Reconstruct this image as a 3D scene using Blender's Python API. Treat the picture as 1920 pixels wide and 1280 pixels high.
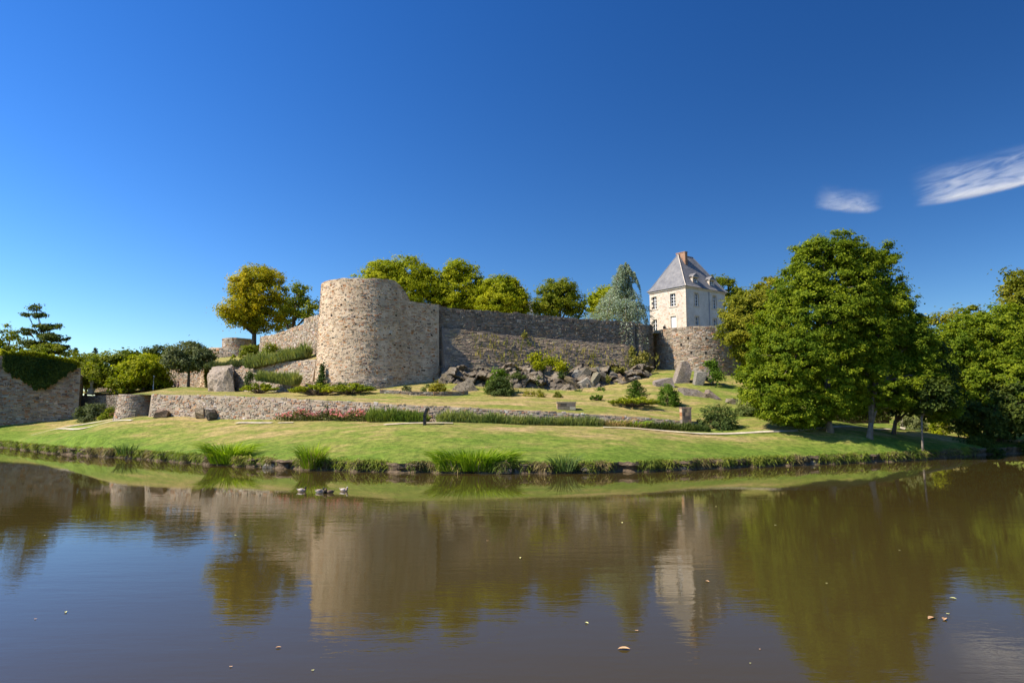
import bpy, bmesh, math, random
import numpy as np
from mathutils import Vector, noise as mnoise

for o in list(bpy.data.objects):
    bpy.data.objects.remove(o)
random.seed(7)
RNG = np.random.default_rng(7)
SC = bpy.context.scene
COL = SC.collection
PI = math.pi

# ------------------------------------------------------------------ camera
F = 1280.0                       # focal length in photo pixels (24 mm on 36 mm)
HOR = 775.0                      # horizon row in the photo
CAMZ = 4.0                       # eye height above the water
PITCH = math.atan((HOR - 640.0) / F)
cam = bpy.data.cameras.new('camera')
cam.sensor_width = 36.0
cam.lens = 24.0
cam.clip_start = 0.1
cam.clip_end = 9000.0
camo = bpy.data.objects.new('camera', cam)
COL.objects.link(camo)
camo.location = (0, 0, CAMZ)
camo.rotation_euler = (PI / 2 + PITCH, 0, 0)
SC.camera = camo

# ------------------------------------------------------------------ sky, sun, exposure
SUN_AZ = math.radians(-112.0)    # clockwise from +Y
SUN_EL = math.radians(45.0)
sunvec = Vector((math.sin(SUN_AZ) * math.cos(SUN_EL), math.cos(SUN_AZ) * math.cos(SUN_EL), math.sin(SUN_EL)))
world = bpy.data.worlds.new('World')
SC.world = world
world.use_nodes = True
wn = world.node_tree
bg = wn.nodes['Background']
sky = wn.nodes.new('ShaderNodeTexSky')
sky.sky_type = 'NISHITA'
sky.sun_disc = False
sky.sun_elevation = SUN_EL
sky.sun_rotation = SUN_AZ
sky.altitude = 0
sky.air_density = 1.0
sky.dust_density = 0.15
sky.ozone_density = 4.0
gam = wn.nodes.new('ShaderNodeGamma')
gam.inputs['Gamma'].default_value = 1.45
hsv = wn.nodes.new('ShaderNodeHueSaturation')
hsv.inputs['Saturation'].default_value = 1.13
hsv.inputs['Hue'].default_value = 0.504
hsv.inputs['Value'].default_value = 0.60
wn.links.new(sky.outputs[0], gam.inputs[0])
wn.links.new(gam.outputs[0], hsv.inputs['Color'])
# the clear sky is deepest on the side away from the sun
wtc = wn.nodes.new('ShaderNodeTexCoord')
wdot = wn.nodes.new('ShaderNodeVectorMath')
wdot.operation = 'DOT_PRODUCT'
wdot.inputs[1].default_value = sunvec
wmr = wn.nodes.new('ShaderNodeMapRange')
wmr.interpolation_type = 'SMOOTHSTEP'
for _i, _v in enumerate((-0.45, 0.5, 0.43, 1.05)):
    wmr.inputs[_i + 1].default_value = _v
wsc = wn.nodes.new('ShaderNodeVectorMath')
wsc.operation = 'SCALE'
wn.links.new(wtc.outputs['Generated'], wdot.inputs[0])
wn.links.new(wdot.outputs['Value'], wmr.inputs[0])
wn.links.new(hsv.outputs[0], wsc.inputs[0])
wn.links.new(wmr.outputs[0], wsc.inputs['Scale'])
wn.links.new(wsc.outputs[0], bg.inputs[0])
bg.inputs[1].default_value = 0.10
sl = bpy.data.lights.new('sun', 'SUN')
sl.energy = 5.0
sl.angle = math.radians(0.53)
sl.color = (1.0, 0.905, 0.77)
so = bpy.data.objects.new('sun', sl)
COL.objects.link(so)
so.location = (-60, -30, 80)
so.rotation_euler = (-sunvec).to_track_quat('-Z', 'Y').to_euler()
SC.view_settings.view_transform = 'Standard'
SC.view_settings.look = 'None'
SC.view_settings.gamma = 1.0
SC.view_settings.exposure = 0.78
SC.view_settings.use_curve_mapping = False
SC.cycles.max_bounces = 6
SC.cycles.transparent_max_bounces = 8
SC.cycles.caustics_reflective = False
SC.cycles.caustics_refractive = False
SC.cycles.use_denoising = True


# ------------------------------------------------------------------ layout helpers
def at(px, py, d):
    """World point at world depth d seen at photo pixel (px, py): used to survey where a thing stands."""
    u = (px - 960.0) / F
    v = (640.0 - py) / F
    y = math.cos(PITCH) - v * math.sin(PITCH)
    z = math.sin(PITCH) + v * math.cos(PITCH)
    k = d / y
    return Vector((u * k, d, CAMZ + z * k))


def atz(px, py, zz):
    u = (px - 960.0) / F
    v = (640.0 - py) / F
    y = math.cos(PITCH) - v * math.sin(PITCH)
    z = math.sin(PITCH) + v * math.cos(PITCH)
    k = (zz - CAMZ) / z
    return Vector((u * k, y * k, zz))


def sm(a, b, x):
    t = np.clip((x - a) / (b - a), 0, 1)
    return t * t * (3 - 2 * t)


# ------------------------------------------------------------------ object helpers
ROOT = {}


def put(o, label=None, cat=None, group=None, kind=None):
    if label: o['label'] = label
    if cat: o['category'] = cat
    if group: o['group'] = group
    if kind: o['kind'] = kind
    return o


def thing(name, label, cat, loc, group=None):
    o = bpy.data.objects.new(name, None)
    o.empty_display_size = 0.3
    COL.objects.link(o)
    o.location = loc
    ROOT[o.name] = Vector(loc)
    return put(o, label, cat, group)


def link_mesh(name, me, mat, parent=None, loc=None):
    o = bpy.data.objects.new(name, me)
    COL.objects.link(o)
    if mat is not None and len(me.materials) == 0:
        for m in (mat if isinstance(mat, (list, tuple)) else [mat]):
            me.materials.append(m)
    if parent is not None:
        o.parent = parent
        ROOT[o.name] = ROOT[parent.name]
    else:
        o.location = loc if loc is not None else (0, 0, 0)
        ROOT[o.name] = Vector(o.location)
    return o


def arr_mesh(name, V, loops, starts, mat, parent=None, loc=None, col=None, smooth=False, attrs=None):
    """V (n,3) world coordinates; faces as flat loop indices + starts."""
    V = np.asarray(V, dtype=np.float64)
    off = np.array(ROOT[parent.name] if parent is not None else (loc if loc is not None else (0, 0, 0)))
    V = V - off
    me = bpy.data.meshes.new(name)
    n = len(V)
    loops = np.asarray(loops, dtype=np.int32)
    starts = np.asarray(starts, dtype=np.int32)
    me.vertices.add(n)
    me.vertices.foreach_set('co', V.astype(np.float32).ravel())
    me.loops.add(len(loops))
    me.loops.foreach_set('vertex_index', loops)
    me.polygons.add(len(starts))
    me.polygons.foreach_set('loop_start', starts)
    me.polygons.foreach_set('use_smooth', np.full(len(starts), bool(smooth), dtype=bool))
    if col is not None:
        a = me.attributes.new('col', 'FLOAT_COLOR', 'POINT')
        c = np.ones((n, 4), dtype=np.float32)
        c[:, :3] = col
        a.data.foreach_set('color', c.ravel())
    if attrs:
        for k, val in attrs.items():
            a = me.attributes.new(k, 'FLOAT', 'POINT')
            a.data.foreach_set('value', np.asarray(val, dtype=np.float32))
    me.update(calc_edges=True)
    me.validate()
    return link_mesh(name, me, mat, parent, loc)


def quads_mesh(name, V, mat, parent=None, loc=None, col=None, kind=None):
    n = len(V)
    o = arr_mesh(name, V, np.arange(n), np.arange(0, n, 4), mat, parent, loc, col)
    if kind: o['kind'] = kind
    return o


def grid_mesh(name, G, mat, parent=None, loc=None, smooth=True, attrs=None, flip=False, col=None):
    """G (rows, cols, 3)"""
    r, c = G.shape[:2]
    idx = np.arange(r * c).reshape(r, c)
    a, b, cc, d = idx[:-1, :-1], idx[:-1, 1:], idx[1:, 1:], idx[1:, :-1]
    q = np.stack([a, b, cc, d] if not flip else [a, d, cc, b], -1).reshape(-1)
    return arr_mesh(name, G.reshape(-1, 3), q, np.arange(0, len(q), 4), mat, parent, loc, col, smooth, attrs)


class MB:
    """collects simple solids into one mesh"""
    def __init__(self):
        self.v, self.f = [], []

    def face(self, pts):
        k = len(self.v)
        self.v += [tuple(p) for p in pts]
        self.f.append(list(range(k, k + len(pts))))

    def poly(self, vs, fs):
        k = len(self.v)
        self.v += [tuple(p) for p in vs]
        self.f += [[k + i for i in f] for f in fs]

    def box8(self, p):
        """p: 4 bottom points then 4 top points, counter clockwise"""
        self.poly(p, [(3, 2, 1, 0), (4, 5, 6, 7), (0, 1, 5, 4), (1, 2, 6, 5), (2, 3, 7, 6), (3, 0, 4, 7)])

    def box(self, lo, hi, fr=None):
        x0, y0, z0 = lo
        x1, y1, z1 = hi
        p = [(x0, y0, z0), (x1, y0, z0), (x1, y1, z0), (x0, y1, z0), (x0, y0, z1), (x1, y0, z1), (x1, y1, z1), (x0, y1, z1)]
        if fr: p = [fr(*q) for q in p]
        self.box8(p)

    def tube(self, pts, rads, seg=8, cap=True):
        pts = [Vector(p) for p in pts]
        k = len(self.v)
        n = len(pts)
        up = Vector((0.3, 0.2, 1)).normalized()
        for i, p in enumerate(pts):
            t = (pts[min(i + 1, n - 1)] - pts[max(i - 1, 0)])
            t = t.normalized() if t.length > 1e-9 else Vector((0, 0, 1))
            a = t.cross(up)
            if a.length < 0.05: a = t.cross(Vector((1, 0, 0)))
            a.normalize()
            b = t.cross(a)
            r = rads[i]
            ra, rb = r if isinstance(r, tuple) else (r, r)
            for j in range(seg):
                th = 2 * PI * j / seg
                self.v.append(tuple(p + a * math.cos(th) * ra + b * math.sin(th) * rb))
        for i in range(n - 1):
            for j in range(seg):
                a0 = k + i * seg + j
                a1 = k + i * seg + (j + 1) % seg
                self.f.append([a0, a1, a1 + seg, a0 + seg])
        if cap:
            self.f.append([k + j for j in range(seg)][::-1])
            self.f.append([k + (n - 1) * seg + j for j in range(seg)])

    def lathe(self, prof, c, seg=12):
        k = len(self.v)
        for r, z in prof:
            for j in range(seg):
                th = 2 * PI * j / seg
                self.v.append((c[0] + r * math.cos(th), c[1] + r * math.sin(th), c[2] + z))
        for i in range(len(prof) - 1):
            for j in range(seg):
                a0 = k + i * seg + j
                a1 = k + i * seg + (j + 1) % seg
                self.f.append([a0, a1, a1 + seg, a0 + seg])
        self.f.append([k + j for j in range(seg)][::-1])
        self.f.append([k + (len(prof) - 1) * seg + j for j in range(seg)])

    def build(self, name, mat, parent=None, loc=None, smooth=False, col=None):
        loops, starts = [], []
        for f in self.f:
            starts.append(len(loops))
            loops += f
        return arr_mesh(name, np.array(self.v), loops, starts, mat, parent, loc, col, smooth)


# ------------------------------------------------------------------ materials
def new_mat(name):
    m = bpy.data.materials.new(name)
    m.use_nodes = True
    nt = m.node_tree
    return m, nt, nt.nodes['Principled BSDF']


def N(nt, t, **kw):
    n = nt.nodes.new(t)
    for k, v in kw.items():
        if k.startswith('i_'):
            key = k[2:]
            n.inputs[int(key) if key.isdigit() else key.replace('_', ' ')].default_value = v
        else:
            setattr(n, k, v)
    return n


def ramp(nt, stops, interp='LINEAR'):
    r = N(nt, 'ShaderNodeValToRGB')
    cr = r.color_ramp
    cr.interpolation = interp
    while len(cr.elements) < len(stops):
        cr.elements.new(0.5)
    for e, (p, c) in zip(cr.elements, stops):
        e.position = p
        e.color = (*c, 1) if len(c) == 3 else c
    return r


def mixc(nt, a, b, fac, mode='MIX'):
    m = N(nt, 'ShaderNodeMix', data_type='RGBA', blend_type=mode)
    for sock, val in ((m.inputs[0], fac), (m.inputs[6], a), (m.inputs[7], b)):
        if hasattr(val, 'links') or isinstance(val, bpy.types.NodeSocket):
            nt.links.new(val, sock)
        elif isinstance(val, (int, float)):
            sock.default_value = val
        else:
            sock.default_value = (*val, 1)
    return m.outputs[2]


def pos(nt, scale=(1, 1, 1)):
    g = N(nt, 'ShaderNodeNewGeometry')
    mp = N(nt, 'ShaderNodeMapping')
    mp.inputs['Scale'].default_value = scale
    nt.links.new(g.outputs['Position'], mp.inputs['Vector'])
    return mp.outputs[0]


def noise(nt, vec, scale, detail=4, rough=0.6):
    n = N(nt, 'ShaderNodeTexNoise')
    n.inputs['Scale'].default_value = scale
    n.inputs['Detail'].default_value = detail
    n.inputs['Roughness'].default_value = rough
    nt.links.new(vec, n.inputs['Vector'])
    return n.outputs['Fac']


def bump(nt, h, strength, dist, bsdf):
    b = N(nt, 'ShaderNodeBump')
    b.inputs['Strength'].default_value = strength
    b.inputs['Distance'].default_value = dist
    nt.links.new(h, b.inputs['Height'])
    nt.links.new(b.outputs[0], bsdf.inputs['Normal'])


def simple_mat(name, c, rough=0.8, var=0.25, scale=3.0, bscale=20, bstr=0.3, bdist=0.02):
    m, nt, b = new_mat(name)
    p = pos(nt)
    f = noise(nt, p, scale)
    r = ramp(nt, [(0.3, tuple(x * (1 - var) for x in c)), (0.7, tuple(min(1, x * (1 + var)) for x in c))])
    nt.links.new(f, r.inputs[0])
    nt.links.new(r.outputs[0], b.inputs['Base Color'])
    b.inputs['Roughness'].default_value = rough
    b.inputs['Specular IOR Level'].default_value = 0.25
    if bstr: bump(nt, noise(nt, p, bscale), bstr, bdist, b)
    return m


def stone_mat(name, lichen=(0.5, 0.48, 0.42), lich=0.25, dark=0.35, moss=0.0):
    """per stone colour from the attribute, plus grain, lichen and weather stains"""
    m, nt, b = new_mat(name)
    a = N(nt, 'ShaderNodeAttribute', attribute_name='col')
    p = pos(nt)
    c = a.outputs['Color']
    g = noise(nt, p, 9.0, 5)
    gr = ramp(nt, [(0.25, (0.62, 0.62, 0.62)), (0.75, (1.25, 1.25, 1.25))])
    nt.links.new(g, gr.inputs[0])
    c = mixc(nt, c, gr.outputs[0], 1.0, 'MULTIPLY')
    l = ramp(nt, [(0.55, (0, 0, 0)), (0.72, (1, 1, 1))])
    nt.links.new(noise(nt, p, 2.3, 6, 0.7), l.inputs[0])
    lm = N(nt, 'ShaderNodeMath', operation='MULTIPLY', i_1=lich)
    nt.links.new(l.outputs[0], lm.inputs[0])
    c = mixc(nt, c, lichen, lm.outputs[0])
    d = ramp(nt, [(0.5, (0, 0, 0)), (0.75, (1, 1, 1))])
    nt.links.new(noise(nt, pos(nt, (0.55, 0.55, 0.16)), 1.0, 5, 0.65), d.inputs[0])
    dm = N(nt, 'ShaderNodeMath', operation='MULTIPLY', i_1=dark)
    nt.links.new(d.outputs[0], dm.inputs[0])
    c = mixc(nt, c, (0.06, 0.052, 0.045), dm.outputs[0])
    if moss:
        o = ramp(nt, [(0.52, (0, 0, 0)), (0.7, (1, 1, 1))])
        nt.links.new(noise(nt, pos(nt, (1, 1, 0.35)), 0.7, 5, 0.65), o.inputs[0])
        om = N(nt, 'ShaderNodeMath', operation='MULTIPLY', i_1=moss)
        nt.links.new(o.outputs[0], om.inputs[0])
        c = mixc(nt, c, (0.20, 0.15, 0.035), om.outputs[0])
    nt.links.new(c, b.inputs['Base Color'])
    b.inputs['Roughness'].default_value = 0.9
    b.inputs['Specular IOR Level'].default_value = 0.15
    bump(nt, noise(nt, p, 14, 5), 0.6, 0.03, b)
    return m


def leaf_mat(name, c1, c2, trans=0.35, big=0.25):
    m, nt, b = new_mat(name)
    g = N(nt, 'ShaderNodeNewGeometry')
    r = ramp(nt, [(0.0, c1), (0.75, c2), (1.0, tuple(min(1, x * 1.25) for x in c2))])
    nt.links.new(g.outputs['Random Per Island'], r.inputs[0])
    f = noise(nt, pos(nt), big * 1.7, 4, 0.65)
    v = ramp(nt, [(0.34, (0.55, 0.66, 0.62)), (0.66, (1.3, 1.2, 1.1))])
    nt.links.new(f, v.inputs[0])
    c = mixc(nt, r.outputs[0], v.outputs[0], 1.0, 'MULTIPLY')
    nt.links.new(c, b.inputs['Base Color'])
    b.inputs['Roughness'].default_value = 0.6
    b.inputs['Specular IOR Level'].default_value = 0.12
    t = N(nt, 'ShaderNodeBsdfTranslucent')
    tc = mixc(nt, c, (1.18, 1.28, 0.5), 1.0, 'MULTIPLY')
    nt.links.new(tc, t.inputs['Color'])
    mx = N(nt, 'ShaderNodeMixShader', i_0=trans)
    nt.links.new(b.outputs[0], mx.inputs[1])
    nt.links.new(t.outputs[0], mx.inputs[2])
    nt.links.new(mx.outputs[0], nt.nodes['Material Output'].inputs[0])
    return m


M = {}
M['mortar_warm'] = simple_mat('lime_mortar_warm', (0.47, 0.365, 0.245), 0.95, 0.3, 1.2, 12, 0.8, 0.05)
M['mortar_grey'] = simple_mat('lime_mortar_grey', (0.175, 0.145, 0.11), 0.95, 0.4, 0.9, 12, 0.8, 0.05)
M['mortar_mid'] = simple_mat('lime_mortar_mid', (0.33, 0.265, 0.19), 0.95, 0.35, 1.0, 12, 0.8, 0.05)
M['mortar_slate'] = simple_mat('slate_bedding', (0.17, 0.135, 0.10), 0.95, 0.4, 0.9, 12, 0.8, 0.05)
M['stone_warm'] = stone_mat('rubble_warm', (0.50, 0.42, 0.31), 0.2, 0.34)
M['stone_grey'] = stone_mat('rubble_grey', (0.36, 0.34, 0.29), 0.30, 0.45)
M['stone_slate'] = stone_mat('rubble_slate', (0.33, 0.27, 0.17), 0.30, 0.3, 0.55)
M['stone_moss'] = stone_mat('rubble_mossy', (0.50, 0.46, 0.38), 0.35, 0.25, 0.6)
M['rock'] = stone_mat('schist_rock', (0.45, 0.41, 0.35), 0.6, 0.4, 0.45)
_nt = M['rock'].node_tree                      # bedding planes of the schist
_b = _nt.nodes['Principled BSDF']
_w = N(_nt, 'ShaderNodeTexWave', wave_type='BANDS', bands_direction='DIAGONAL')
_w.inputs['Scale'].default_value = 1.1
_w.inputs['Distortion'].default_value = 9.0
_w.inputs['Detail'].default_value = 4.0
_w.inputs['Detail Scale'].default_value = 1.6
_nt.links.new(pos(_nt, (1.0, 0.6, 1.6)), _w.inputs['Vector'])
bump(_nt, noise(_nt, pos(_nt, (1.2, 1.2, 2.4)), 2.2, 8, 0.7), 1.0, 0.10, _b)
_r = ramp(_nt, [(0.0, (0.6, 0.57, 0.55)), (0.18, (1.0, 1.0, 1.0))])
_nt.links.new(_w.outputs['Fac'], _r.inputs[0])
_src = _b.inputs['Base Color'].links[0].from_socket
_nt.links.new(mixc(_nt, _src, _r.outputs[0], 1.0, 'MULTIPLY'), _b.inputs['Base Color'])
M['bark'] = simple_mat('bark', (0.10, 0.075, 0.05), 0.95, 0.4, 2.0, 8, 0.8, 0.06)
M['bark_pale'] = simple_mat('bark_pale', (0.17, 0.14, 0.105), 0.95, 0.35, 2.0, 8, 0.8, 0.06)
M['gravel'] = simple_mat('gravel', (0.50, 0.43, 0.31), 0.95, 0.35, 1.6, 40, 0.6, 0.02)
M['white_paint'] = simple_mat('white_paint', (0.78, 0.78, 0.76), 0.5, 0.05, 2, 20, 0.05)
M['cut_stone'] = simple_mat('cut_stone', (0.55, 0.47, 0.37), 0.85, 0.15, 2.5, 15, 0.3)
M['brick'] = simple_mat('chimney_brick', (0.29, 0.17, 0.105), 0.9, 0.3, 2.5, 10, 0.5)
M['black_metal'] = simple_mat('black_metal', (0.012, 0.012, 0.013), 0.45, 0.2, 2, 20, 0.05)
M['terracotta'] = simple_mat('terracotta', (0.40, 0.15, 0.06), 0.8, 0.15, 3, 20, 0.1)
M['lead'] = simple_mat('lead_flashing', (0.16, 0.19, 0.24), 0.5, 0.15, 2, 12, 0.2)
M['dark_hole'] = simple_mat('hole_shade', (0.02, 0.018, 0.015), 1.0, 0.2, 2, 12, 0.2)  # near-black stands for the shade inside the holes
M['statue_stone'] = simple_mat('weathered_white_stone', (0.55, 0.52, 0.46), 0.9, 0.25, 4, 12, 0.4)

m, nt, b = new_mat('window_glass')
b.inputs['Base Color'].default_value = (0.02, 0.025, 0.03, 1)
b.inputs['Roughness'].default_value = 0.06
M['glass'] = m

# house walls: lime render, worn through to warm rubble in patches
def render_mat(name, base, patch, amt):
    m, nt, b = new_mat(name)
    p = pos(nt)
    f1 = ramp(nt, [(amt, (0, 0, 0)), (amt + 0.10, (1, 1, 1))])
    nt.links.new(noise(nt, pos(nt, (1, 1, 1.9)), 2.1, 7, 0.75), f1.inputs[0])
    f2 = ramp(nt, [(0.25, tuple(x * 0.72 for x in base)), (0.75, tuple(min(1, x * 1.12) for x in base))])
    nt.links.new(noise(nt, p, 0.8, 6, 0.7), f2.inputs[0])
    pc = ramp(nt, [(0.35, tuple(x * 0.6 for x in patch)), (0.65, patch)])
    nt.links.new(noise(nt, p, 5.0, 3), pc.inputs[0])
    c = mixc(nt, f2.outputs[0], pc.outputs[0], f1.outputs[0])
    nt.links.new(c, b.inputs['Base Color'])
    b.inputs['Roughness'].default_value = 0.95
    b.inputs['Specular IOR Level'].default_value = 0.1
    bump(nt, noise(nt, p, 7, 6), 0.6, 0.05, b)
    return m


M['render_gable'] = render_mat('lime_render_rubble', (0.56, 0.495, 0.405), (0.44, 0.26, 0.14), 0.52)
M['render_front'] = render_mat('lime_render_grey', (0.58, 0.55, 0.50), (0.32, 0.26, 0.20), 0.60)

# slate roof: fine courses
m, nt, b = new_mat('slate_roof')
p = pos(nt)
wv = N(nt, 'ShaderNodeTexWave', wave_type='BANDS', bands_direction='Z')
wv.inputs['Scale'].default_value = 1.6
wv.inputs['Distortion'].default_value = 0.6
nt.links.new(p, wv.inputs['Vector'])
r = ramp(nt, [(0.3, (0.115, 0.112, 0.115)), (0.5, (0.175, 0.17, 0.17)), (0.72, (0.25, 0.235, 0.22))])
nt.links.new(noise(nt, p, 1.1, 8, 0.75), r.inputs[0])
nt.links.new(r.outputs[0], b.inputs['Base Color'])
b.inputs['Roughness'].default_value = 0.8
b.inputs['Specular IOR Level'].default_value = 0.2
bump(nt, wv.outputs['Fac'], 0.6, 0.04, b)
M['slate'] = m

# grass: mown lawn, greener by the water, straw in drying streaks
def grass_mat(name, dry=0.5):
    m, nt, b = new_mat(name)
    a = N(nt, 'ShaderNodeAttribute', attribute_name='wet')
    n1 = noise(nt, pos(nt, (0.13, 0.42, 0.3)), 1.0, 8, 0.68)
    ad = N(nt, 'ShaderNodeMath', operation='ADD')
    s1 = N(nt, 'ShaderNodeMath', operation='MULTIPLY', i_1=-0.22)
    nt.links.new(a.outputs['Fac'], s1.inputs[0])
    n2 = noise(nt, pos(nt, (0.5, 1.3, 0.5)), 1.0, 6, 0.7)
    m2 = N(nt, 'ShaderNodeMath', operation='MULTIPLY_ADD', i_1=0.42, i_2=-0.21)
    nt.links.new(n2, m2.inputs[0])
    a2 = N(nt, 'ShaderNodeMath', operation='ADD')
    nt.links.new(n1, a2.inputs[0])
    nt.links.new(m2.outputs[0], a2.inputs[1])
    nt.links.new(a2.outputs[0], ad.inputs[0])
    nt.links.new(s1.outputs[0], ad.inputs[1])
    r = ramp(nt, [(dry - 0.19, (0.135, 0.20, 0.026)), (dry - 0.06, (0.195, 0.225, 0.042)), (dry + 0.03, (0.29, 0.25, 0.075)), (dry + 0.15, (0.42, 0.30, 0.14))])
    nt.links.new(ad.outputs[0], r.inputs[0])
    v = ramp(nt, [(0.41, (0.55, 0.60, 0.55)), (0.59, (1.34, 1.3, 1.28))])
    nt.links.new(noise(nt, pos(nt, (1.2, 1.8, 1)), 1.4, 10, 0.85), v.inputs[0])
    c = mixc(nt, r.outputs[0], v.outputs[0], 1.0, 'MULTIPLY')
    nt.links.new(c, b.inputs['Base Color'])
    b.inputs['Roughness'].default_value = 0.9
    b.inputs['Specular IOR Level'].default_value = 0.1
    bump(nt, noise(nt, pos(nt), 5, 8, 0.85), 1.0, 0.12, b)
    return m


M['lawn'] = grass_mat('mown_lawn', 0.485)
M['terrace'] = grass_mat('dry_terrace_lawn', 0.47)
M['earth'] = simple_mat('bank_earth', (0.115, 0.082, 0.05), 0.95, 0.45, 2.0, 6, 1.0, 0.1)

# water
m, nt, b = new_mat('pond_water')
g = N(nt, 'ShaderNodeNewGeometry')
sx = N(nt, 'ShaderNodeSeparateXYZ')
nt.links.new(g.outputs['Position'], sx.inputs[0])
b.inputs['Base Color'].default_value = (0.052, 0.037, 0.010, 1)
b.inputs['Roughness'].default_value = 0.02
b.inputs['IOR'].default_value = 1.333
b.inputs['Specular IOR Level'].default_value = 0.5
nz = noise(nt, pos(nt, (0.55, 1.7, 1)), 1.0, 4, 0.6)
nf = noise(nt, pos(nt, (3.5, 7.5, 1)), 1.0, 3, 0.6)
big = noise(nt, pos(nt, (0.035, 0.07, 1)), 1.0, 3, 0.5)
# ruffled open water, calm under the far bank
lee = N(nt, 'ShaderNodeMath', operation='MULTIPLY_ADD', i_1=5.0, i_2=0.0)
nt.links.new(big, lee.inputs[0])
yy = N(nt, 'ShaderNodeMath', operation='ADD')
nt.links.new(sx.outputs['Y'], yy.inputs[0])
nt.links.new(lee.outputs[0], yy.inputs[1])
calm = N(nt, 'ShaderNodeMapRange', i_1=32.5, i_2=36.5, i_3=1.0, i_4=0.16)
nt.links.new(yy.outputs[0], calm.inputs[0])
h2 = N(nt, 'ShaderNodeMath', operation='MULTIPLY_ADD', i_1=0.22)
nt.links.new(nf, h2.inputs[0])
nt.links.new(nz, h2.inputs[2])
hh = N(nt, 'ShaderNodeMath', operation='MULTIPLY')
nt.links.new(h2.outputs[0], hh.inputs[0])
gust = N(nt, 'ShaderNodeMapRange', i_1=0.35, i_2=0.65, i_3=0.45, i_4=1.5)
nt.links.new(noise(nt, pos(nt, (0.05, 0.16, 1)), 1.0, 4, 0.6), gust.inputs[0])
gm = N(nt, 'ShaderNodeMath', operation='MULTIPLY')
nt.links.new(calm.outputs[0], gm.inputs[0])
nt.links.new(gust.outputs[0], gm.inputs[1])
nt.links.new(gm.outputs[0], hh.inputs[1])
bump(nt, hh.outputs[0], 1.0, 0.0062, b)
M['water'] = m

# leaves
LM = {
    'maple': leaf_mat('leaf_maple', (0.225, 0.255, 0.008), (0.37, 0.375, 0.014), 0.46),
    'maple_dark': leaf_mat('leaf_maple_green', (0.125, 0.165, 0.010), (0.225, 0.24, 0.018), 0.42),
    'autumn': leaf_mat('leaf_turning', (0.20, 0.225, 0.010), (0.46, 0.37, 0.014), 0.46, 0.18),
    'oak': leaf_mat('leaf_oak', (0.10, 0.155, 0.007), (0.225, 0.27, 0.014), 0.42, 0.2),
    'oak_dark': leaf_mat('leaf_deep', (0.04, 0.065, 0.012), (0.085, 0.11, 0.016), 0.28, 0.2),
    'olive': leaf_mat('leaf_olive', (0.15, 0.165, 0.012), (0.27, 0.255, 0.02), 0.40, 0.2),
    'grey_green': leaf_mat('leaf_grey_green', (0.085, 0.105, 0.04), (0.16, 0.18, 0.075), 0.28),
    'cedar': leaf_mat('needle_blue', (0.22, 0.275, 0.235), (0.38, 0.44, 0.37), 0.28),
    'conifer': leaf_mat('needle_green', (0.03, 0.055, 0.022), (0.06, 0.095, 0.035), 0.15),
    'pine': leaf_mat('needle_pine', (0.065, 0.095, 0.018), (0.14, 0.165, 0.03), 0.25),
    'juniper': leaf_mat('needle_juniper', (0.20, 0.25, 0.018), (0.36, 0.38, 0.03), 0.35),
    'shrub': leaf_mat('leaf_shrub', (0.055, 0.085, 0.02), (0.11, 0.14, 0.035), 0.25),
    'bright': leaf_mat('leaf_bright', (0.07, 0.13, 0.012), (0.12, 0.20, 0.02), 0.35),
    'yellow': leaf_mat('leaf_yellow', (0.22, 0.20, 0.015), (0.38, 0.30, 0.02), 0.35),
    'lavender': leaf_mat('leaf_lavender', (0.16, 0.20, 0.06), (0.28, 0.30, 0.10), 0.3),
    'ivy': leaf_mat('leaf_ivy', (0.03, 0.055, 0.010), (0.065, 0.095, 0.015), 0.2),
    'ivy_lit': leaf_mat('leaf_ivy_sunlit', (0.19, 0.22, 0.012), (0.33, 0.33, 0.018), 0.35),  # ivy with sunlight put into its colour; also a yellow-green creeper
    'reed': leaf_mat('blade_iris', (0.15, 0.25, 0.012), (0.29, 0.39, 0.02), 0.45),
    'reed_blue': leaf_mat('blade_flag', (0.085, 0.14, 0.04), (0.15, 0.21, 0.06), 0.35),
    'straw': leaf_mat('blade_straw', (0.26, 0.19, 0.08), (0.45, 0.33, 0.16), 0.3),
    'bank': leaf_mat('blade_bank', (0.13, 0.19, 0.02), (0.26, 0.28, 0.05), 0.35),
    'bank_dry': leaf_mat('blade_bank_dry', (0.15, 0.115, 0.05), (0.29, 0.23, 0.10), 0.3),
    'pink': leaf_mat('petal_pink', (0.55, 0.16, 0.20), (0.80, 0.36, 0.38), 0.3),
    'rose_leaf': leaf_mat('leaf_rose', (0.075, 0.10, 0.025), (0.16, 0.16, 0.045), 0.25),
    'hedge': leaf_mat('leaf_hedge', (0.11, 0.16, 0.03), (0.22, 0.27, 0.055), 0.3),
    'weed': leaf_mat('leaf_wallweed', (0.19, 0.19, 0.035), (0.33, 0.29, 0.07), 0.3),
}

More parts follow.
